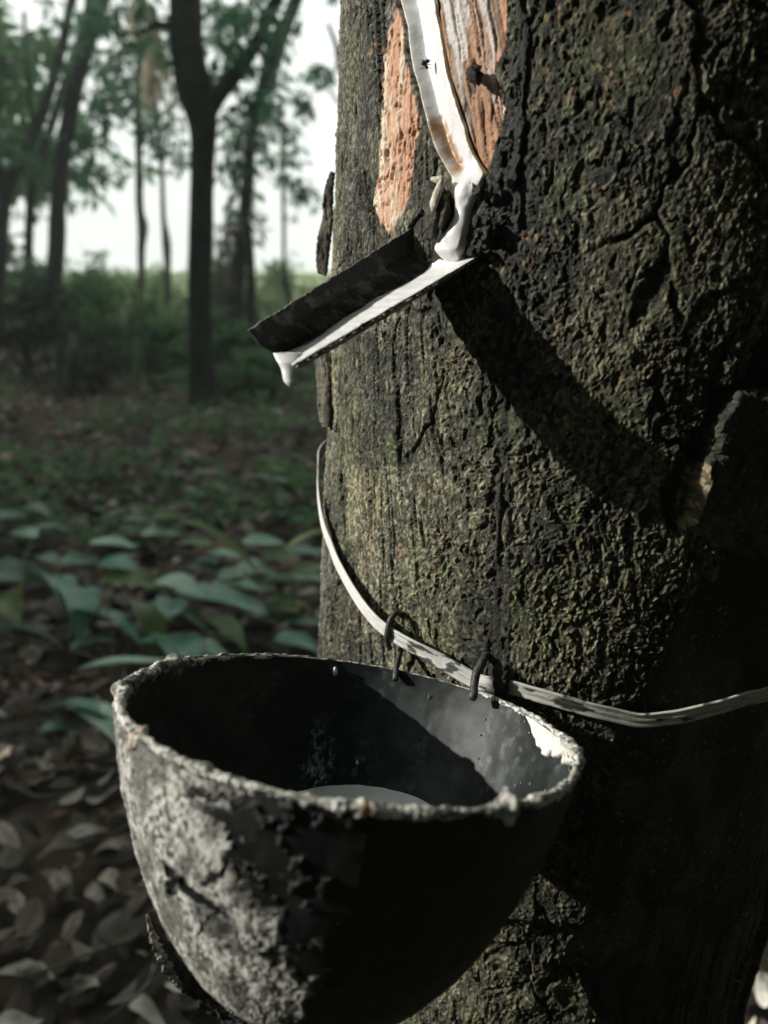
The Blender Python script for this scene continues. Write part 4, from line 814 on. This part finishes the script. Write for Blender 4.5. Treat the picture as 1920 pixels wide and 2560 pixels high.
SEED = [  # base px on the ground, label, leaves: px, py, height, width px, yaw deg, material, droop, roll
 ((70, 1640), 'broad-leaved seedling at the left edge with a wide drooping leaf', [(30, 1430, .17, 150, -10, 0, .5, .3), (60, 1570, .10, 170, 5, 0, .7, -.2), (20, 1500, .13, 90, -60, 1, .5, .2), (130, 1317, .24, 75, 10, 0, .2, .1)]),
 ((190, 1660), 'seedling with big bluish heart-shaped leaf hanging to the right', [(150, 1450, .18, 150, -40, 0, 1.0, -.5), (200, 1490, .15, 110, -60, 0, .8, -.3), (282, 1358, .22, 110, -8, 2, .15, .0), (95, 1390, .2, 100, 150, 0, .5, .2), (200, 1400, .2, 90, 10, 0, .3, .2)]),
 ((300, 1720), 'seedling with a long dark leaf and olive leaves left of the cup', [(270, 1540, .12, 190, -20, 0, .6, -.3), (330, 1445, .17, 150, -15, 1, .4, .25), (300, 1410, .19, 110, -18, 0, .3, .1), (380, 1530, .11, 110, -65, 1, .8, -.3), (240, 1600, .08, 90, 30, 0, .5, .0)]),
 ((490, 1640), 'seedling with long narrow pale-ribbed leaves above the cup rim', [(548, 1490, .14, 220, -22, 0, .25, .1), (450, 1460, .17, 120, -30, 2, .3, .2), (471, 1533, .11, 100, -35, 0, .5, -.2), (563, 1563, .08, 120, -40, 0, .6, -.1), (430, 1500, .14, 80, 100, 0, .5, .1)]),
 ((470, 1730), 'low dark seedling just behind the left part of the cup rim', [(450, 1615, .08, 130, -55, 0, .8, -.2), (520, 1620, .06, 100, -20, 0, .4, .2), (380, 1600, .09, 90, 160, 0, .4, .2), (560, 1600, .06, 70, 20, 1, .3, .1)]),
 ((620, 1500), 'seedling with small pale leaves left of the strapped trunk', [(480, 1358, .19, 90, 170, 0, .2, .1), (560, 1383, .17, 75, -10, 2, .2, .1), (660, 1353, .2, 95, 0, 0, .2, .1), (600, 1430, .13, 80, 40, 0, .4, .1), (640, 1470, .1, 90, 170, 0, .3, .1)]),
 ((740, 1600), 'seedling beside the trunk with a folded silvery leaf', [(722, 1450, .15, 110, -8, 2, .2, -.7), (768, 1378, .19, 90, 5, 0, .2, .0), (760, 1553, .08, 100, 0, 0, .3, .1), (745, 1600, .06, 110, -20, 0, .5, .1), (700, 1520, .1, 90, 160, 1, .4, .1), (780, 1420, .17, 80, 30, 1, .3, .2)]),
 ((300, 1800), 'light green broad leaf seedling behind the left end of the cup rim', [(335, 1655, .10, 230, 12, 2, .15, -.25), (400, 1690, .07, 90, -20, 0, .4, .1)]),
 ((190, 1900), 'small seedling with two rounded leaves low beside the cup', [(212, 1765, .09, 160, -5, 0, .5, -.35), (155, 1815, .06, 90, 10, 0, .5, .1), (250, 1790, .08, 120, -40, 0, .6, .0)]),
 ((60, 1360), 'seedling further back at the left edge', [(30, 1290, .12, 90, 20, 0, .3, .1), (90, 1270, .13, 80, -30, 0, .3, .1), (50, 1330, .08, 90, 150, 0, .3, .1)]),
 ((500, 1300), 'bright green little seedling in the middle of the litter', [(505, 1235, .10, 60, 20, 2, .4, .1), (540, 1215, .12, 60, -20, 1, .3, .1), (470, 1225, .11, 55, 160, 0, .3, .1), (520, 1180, .16, 55, 40, 1, .3, .1), (495, 1260, .06, 50, 100, 0, .3, .1)]),
 ((690, 1480), 'seedling with two levels of bluish leaves just left of the strapped trunk', [(640, 1420, .13, 100, -15, 2, .3, .2), (700, 1390, .16, 90, 15, 0, .2, .1), (770, 1440, .14, 90, -5, 2, .3, .1), (650, 1530, .08, 100, -30, 0, .4, .1), (720, 1500, .1, 90, 10, 0, .3, .2)]),
 ((560, 1480), 'seedling with bright bluish leaves between the narrow-leaved one and the trunk', [(520, 1420, .14, 100, -20, 0, .3, .2), (590, 1455, .12, 110, -12, 2, .3, .1), (610, 1500, .09, 90, -30, 0, .4, .1), (500, 1400, .16, 80, 160, 0, .3, .1)]),
 ((360, 1380), 'seedling of small leaves behind the big heart-shaped leaf', [(350, 1300, .14, 80, -10, 0, .3, .1), (400, 1330, .12, 80, 10, 2, .3, .1), (310, 1320, .12, 70, 160, 0, .3, .1), (420, 1290, .16, 60, 30, 1, .3, .1)]),
 ((660, 1270), 'yellow green little seedling left of the trunk', [(670, 1145, .18, 60, 20, 1, .3, .1), (690, 1170, .15, 50, -20, 1, .3, .1), (640, 1190, .12, 55, 160, 0, .3, .1), (700, 1200, .1, 60, 0, 0, .3, .1)]),
]
for k, (bp, label, lv) in enumerate(SEED):
    b = PG(*bp, 0.0); root = thing('seedling', label, 'seedling', b, 'broad-leaved seedlings in the litter'); rng = random.Random(k); st = []
    for j, (x, y, h, wpx, yaw, mi, droop, roll) in enumerate(lv):
        p = PG(x, y, h); dist = float((p-C0)@FW); L = wpx*dist/FPX*1.18/max(.55, abs(math.cos(math.radians(yaw))))
        mi = rng.choice([0, 0, 3, 3, 4, 2]) if mi == 0 else mi
        co, F, at = one_leaf(p, math.radians(yaw), L, L*(.30 if wpx > 200 else .5), droop, roll+rng.uniform(-.15, .15), seed=k*7+j)
        mesh_obj('leaf', co, F, M_SEED[mi], root)
        m = np.array([(b[0]*.6+at[0]*.4), (b[1]*.6+at[1]*.4), at[2]*.75]); q = resample(np.array([[b[0], b[1], -.02], m, at]), 12); st.append(tube_data(q, np.linspace(.0028, .0013, 12), 6))
    co, fs = join(st); mesh_obj('stem', co, fs, M_STEM, root)
def blade(label, pts, wpx, seed):
    q = resample(np.array([PG(x, y, h) for x, y, h in pts]), 60); w = wpx*np.sin(np.pi*np.linspace(.06, .97, 60))**.7*1.5/FPX
    T = np.gradient(q, axis=0); T /= np.linalg.norm(T, axis=1)[:, None]; V = np.array([0, -.6, .8]); S = np.cross(T, V); v = np.linspace(-1, 1, 5)
    co = q[:, None]+S[:, None]*(v[None]*w[:, None]/2)[..., None]+V*(np.abs(v)[None]*w[:, None]*.2)[..., None]
    tag(mesh_obj('grass_blade', co.reshape(-1, 3), grid_faces(60, 5), mat_leaf('grass_blade', (.22, .33, .13), (.32, .42, .2), .4, .4)), label, 'grass blade')
blade('long arching grass blade bending down to the right above the seedlings', [(452, 1302, .26), (512, 1316, .25), (589, 1372, .19), (640, 1425, .13), (668, 1452, .08)], 26, 0)
blade('grass blade rising to the right, its tip behind the trunk', [(684, 1398, .13), (742, 1352, .19), (800, 1328, .23), (840, 1320, .25)], 24, 1)

# ------------------------------------------------------------------ litter
def litter(name, n, rng, region, size, cols, zoff=(.0, .03), nr=5, nc=3):
    X, Y = region(n); G = gh(X, Y)+.004; cos = []; cc = []
    u = np.linspace(0, 1, nr)[:, None]; v = np.linspace(-1, 1, nc)[None]
    for i in range(len(X)):
        L = rng.uniform(*size); w = L*rng.uniform(.3, .5); yaw = rng.uniform(0, 6.28); curl = rng.normal()*.5; bend = rng.normal()*.35; tx = rng.normal()*.35
        wid = np.sin(np.pi*np.clip(u*.97+.02, 0, 1)**.85)**.9*w/2*(1+.08*np.sin(u*23+i)); x = (u-.5)*L+0*v; y = v*wid; z = bend*L*(u-.5)**2*1.5+curl*(v*wid)**2/L*3+x*tx*.4+y*rng.normal()*.4
        c_, s_ = math.cos(yaw), math.sin(yaw); z = z-z.min()*.8
        cos.append(np.stack([X[i]+x*c_-y*s_, Y[i]+x*s_+y*c_, G[i]+rng.uniform(*zoff)+z], -1).reshape(-1, 3)); c = np.array(cols[rng.integers(len(cols))])*rng.lognormal(-.25, .4); cc.append(np.tile(c, (nr*nc, 1))*(1-.35*(np.abs(np.tile(np.linspace(-1, 1, nc), nr)) < .1)[:, None]*(nc > 3)))
    f = grid_faces(nr, nc); F = np.concatenate([f+i*nr*nc for i in range(len(X))])
    return mesh_obj(name, np.vstack(cos), F, M_DRY, col=np.vstack(cc), wet=np.zeros(nr*nc*len(X)))
rngL = np.random.default_rng(9)
def wedge(n):
    y = rngL.uniform(.30**.5, 10**.5, n*2)**2*1.0; x = y*rngL.uniform(-.85, .28, n*2)+rngL.uniform(-.12, .12, n*2)
    y = np.r_[y, rngL.uniform(.2, 2, n//2)]; x = np.r_[x, rngL.uniform(-.9, 1.2, n//2)]
    k = (np.hypot(x-axis_x(0), y-AY) > TR+.045) & (y > 1.7); x, y = x[k], y[k]; return x, y
def near(n):
    y = rngL.uniform(.15, 1.75, n); x = rngL.uniform(-1.5, 1.1, n)
    k = (np.hypot(x-axis_x(0), y-AY) > TR+.045); return x[k], y[k]
BR = [(.09, .072, .055), (.13, .11, .088), (.05, .042, .033), (.34, .31, .26), (.03, .027, .024), (.06, .045, .034), (.045, .04, .035), (.10, .085, .068), (.17, .15, .13), (.12, .068, .04), (.035, .03, .025), (.055, .05, .04)]
tag(litter('leaf_litter', 5600, rngL, wedge, (.035, .115), BR), 'brown and grey dead leaves covering the forest floor', 'leaf litter', kind='stuff')
tag(litter('leaf_litter', 3600, rngL, near, (.02, .082), BR, nr=12, nc=5), 'dead leaves strewn near the foot of the tree', 'leaf litter', kind='stuff')
def undergrowth():
    rng = np.random.default_rng(12); n = 6800; y = rng.uniform(2.3, 8.5, n); x = y*rng.uniform(-.75, .05, n); dens = fbm(x*1.3, y*1.3, 3, 6); k = dens > -.02; x, y = x[k], y[k]; n = len(x)
    z = rng.uniform(.02, .16, n)*(.6+1.2*np.clip(fbm(x*1.3, y*1.3, 3, 6), 0, 1)); d = rng.normal(size=(n, 3)); d[:, 2] *= .4; nn = rng.normal(size=(n, 3))*.4+np.array([0, 0, 1.])
    co, F = leaf_mesh(np.stack([x, y, z], 1), rng.uniform(.035, .085, n), d, nn, .5)
    tag(mesh_obj('undergrowth', co, F, M_GREEN[1], smooth=False), 'low green ground cover among the dead leaves', 'undergrowth', kind='stuff')
undergrowth()
FALL = [('long pale dead leaf lying close left of the cup flank', (304, 2188), 150, -12, (.34, .30, .25), 0), ('grey brown dead leaf overlapping below the long pale one', (240, 2222), 110, -40, (.22, .19, .17), 1),
        ('oval dead leaf with pointed tip near the lower left', (212, 2420), 125, -38, (.20, .18, .15), 2), ('curled pale dead leaf low beside the peeling cup film', (367, 2498), 140, -30, (.36, .33, .28), 3),
        ('whitish crumpled leaf at the bottom left corner', (40, 2530), 130, 20, (.5, .48, .42), 4), ('pale dead leaf beside the upper cup flank', (255, 1968), 95, 8, (.30, .27, .22), 5),
        ('small upright pale leaf near the black crust knob of the cup', (262, 1912), 60, 60, (.33, .30, .26), 6), ('tan leaf point at the left edge below the seedlings', (12, 1868), 90, -50, (.42, .34, .25), 7),
        ('broad brown dead leaf lying against the cup flank', (290, 2105), 130, 15, (.21, .18, .16), 8), ('dark broad dead leaf left of the cup', (150, 2100), 130, 30, (.12, .10, .085), 9),
        ('pale leaf behind the trunk at the lower right edge', (1908, 2462), 110, 70, (.62, .60, .54), 10), ('pale leaf at the bottom right corner by the trunk foot', (1868, 2565), 120, 40, (.60, .55, .46), 11),
        ('white scrap of leaf standing out in the litter further back', (270, 1247), 45, 20, (.62, .66, .64), 12), ('pale bluish leaf below the spout tip', (690, 1018), 46, 5, (.42, .55, .50), 13), ('pale leaf under the cup at the bottom edge', (590, 2545), 100, -30, (.40, .38, .34), 14)]
for label, (x, y), wpx, yaw, c, sd in FALL:
    p = PG(x, y, .035); p[2] = float(gh(p[0:1], p[1:2])[0])+.034; L = .88*wpx*float((p-C0)@FW)/FPX; co, F, _ = one_leaf(p, math.radians(yaw), L*1.05, L*.42, -.3, .25*math.sin(sd*2.1), seed=sd, nr=24, nc=11)
    co[:, 2] += .010*np.sin(co[:, 0]*90+sd); cc = np.tile(np.array(c), (len(co), 1))*(1-.25*np.clip(fbm(co[:, 0]*120, co[:, 1]*120, 3, sd), -1, 1))[:, None]
    tag(mesh_obj('fallen_leaf', co, F, M_DRY, col=cc, wet=np.zeros(len(co))), label, 'dead leaf', 'single dead leaves in the litter')
# unseen shrubs added beside and behind the camera to cut ambient light
for i, (x, y, sc) in enumerate([(2.6, -1.6, 1.2), (1.0, -2.6, 1.3), (-.9, -2.9, 1.3), (-2.8, -3.0, 1.3), (-4.4, -2.6, 1.4), (3.4, .4, 1.3), (3.2, 2.4, 1.3), (-5.2, 2.9, 1.4), (-4.6, -4.5, 1.8), (0.2, -4.6, 1.9), (3.4, -3.8, 1.9)]):
    o = copy_tree(sb); o.location = (x, y, 0); o.scale = (sc, sc, sc); o.rotation_euler = (0, 0, i*1.9+.4)

# the damp air under the trees: far trunks fade a little
def haze():
    x0, x1, y0, y1, z0, z1 = -124, 124, -124, 124, -4, 12.5
    co = np.array([(x, y, z) for x in (x0, x1) for y in (y0, y1) for z in (z0, z1)], float)
    F = np.array([(0, 1, 3, 2), (4, 6, 7, 5), (0, 4, 5, 1), (2, 3, 7, 6), (0, 2, 6, 4), (1, 5, 7, 3)])
    mt = bpy.data.materials.new('damp_air'); mt.use_nodes = True; nt = mt.node_tree; nt.nodes.remove(nt.nodes['Principled BSDF'])
    v = N(nt, 'ShaderNodeVolumePrincipled'); v.inputs['Density'].default_value = .006; v.inputs['Color'].default_value = (.88, .94, .89, 1); v.inputs['Anisotropy'].default_value = .0
    nt.links.new(v.outputs[0], nt.nodes['Material Output'].inputs['Volume'])
    tag(mesh_obj('haze', co, F, mt, smooth=False), kind='stuff')
haze()

for label, pts, r in (('thin bent twig lying in the litter at the lower left', [(60, 2440), (150, 2415), (260, 2370), (330, 2350)], .0022), ('dark twig lying below the curled pale leaf', [(250, 2560), (330, 2500), (420, 2420)], .0018), ('short pale twig among the litter left of the cup rim', [(30, 1960), (90, 1990), (170, 1985)], .0025)):
    q = resample(np.array([PG(x, y, .03) for x, y in pts]), 40); co, fs = tube_data(q, np.full(40, r), 8, 1, .3, 3, 60); tag(mesh_obj('twig', co, fs, M_TRUNK2), label, 'twig', 'twigs in the litter')

for i, (x, y, sc) in enumerate([(1.6, 6.0, .9), (3.2, 7.4, 1.1), (5.4, 8.6, 1.3), (3.4, 10.5, 1.2), (5.0, 13, 1.4), (4.5, 19, 1.6)]):
    o = copy_tree(sb); o.location = (x, y, -.4*sc); o.scale = (sc, sc, sc); o.rotation_euler = (0, 0, i*1.1+.9)


# ------------------------------------------------------------------ camera, light, sky
cam = bpy.data.cameras.new('camera'); co_ = bpy.data.objects.new('camera', cam); COL.objects.link(co_)
co_.location = C0; co_.rotation_euler = (math.pi/2-PITCH, 0, 0)
cam.sensor_fit = 'VERTICAL'; cam.sensor_height = 36; cam.sensor_width = 27; cam.lens = 36*FPX/2560; cam.clip_start = .01; cam.clip_end = 3000
cam.dof.use_dof = True; cam.dof.focus_distance = .285; cam.dof.aperture_fstop = 8.0
SC.camera = co_
sl = bpy.data.lights.new('sun', 'SUN'); sl.energy = 4.6; sl.angle = math.radians(.6); sl.color = (1, .955, .88)
so = bpy.data.objects.new('sun', sl); COL.objects.link(so); so.rotation_euler = Vector(SUN).to_track_quat('Z', 'Y').to_euler(); so.location = (-3, 0, 4)
w = bpy.data.worlds.new('World'); SC.world = w; w.use_nodes = True; nt = w.node_tree; L = nt.links.new
bg = nt.nodes['Background']; sky = nt.nodes.new('ShaderNodeTexSky'); sky.sky_type = 'NISHITA'; sky.sun_disc = False
sky.sun_elevation = SUN_EL; sky.sun_rotation = math.atan2(SUN[0], SUN[1]); sky.air_density = 1; sky.dust_density = 1.5
hs = N(nt, 'ShaderNodeHueSaturation', i_Saturation=.30, i_Value=9.); L(sky.outputs[0], hs.inputs['Color'])
mn = N(nt, 'ShaderNodeVectorMath', operation='MINIMUM'); mn.inputs[1].default_value = (9.4, 9.9, 9.5); L(hs.outputs[0], mn.inputs[0])
L(mn.outputs[0], bg.inputs['Color']); bg.inputs['Strength'].default_value = .1
SC.view_settings.view_transform = 'Standard'; SC.view_settings.look = 'None'; SC.view_settings.exposure = .42; SC.view_settings.gamma = 1
SC.render.engine = 'CYCLES'; SC.cycles.max_bounces = 8; SC.cycles.transparent_max_bounces = 6; SC.cycles.use_denoising = True
SC.cycles.sample_clamp_indirect = 4
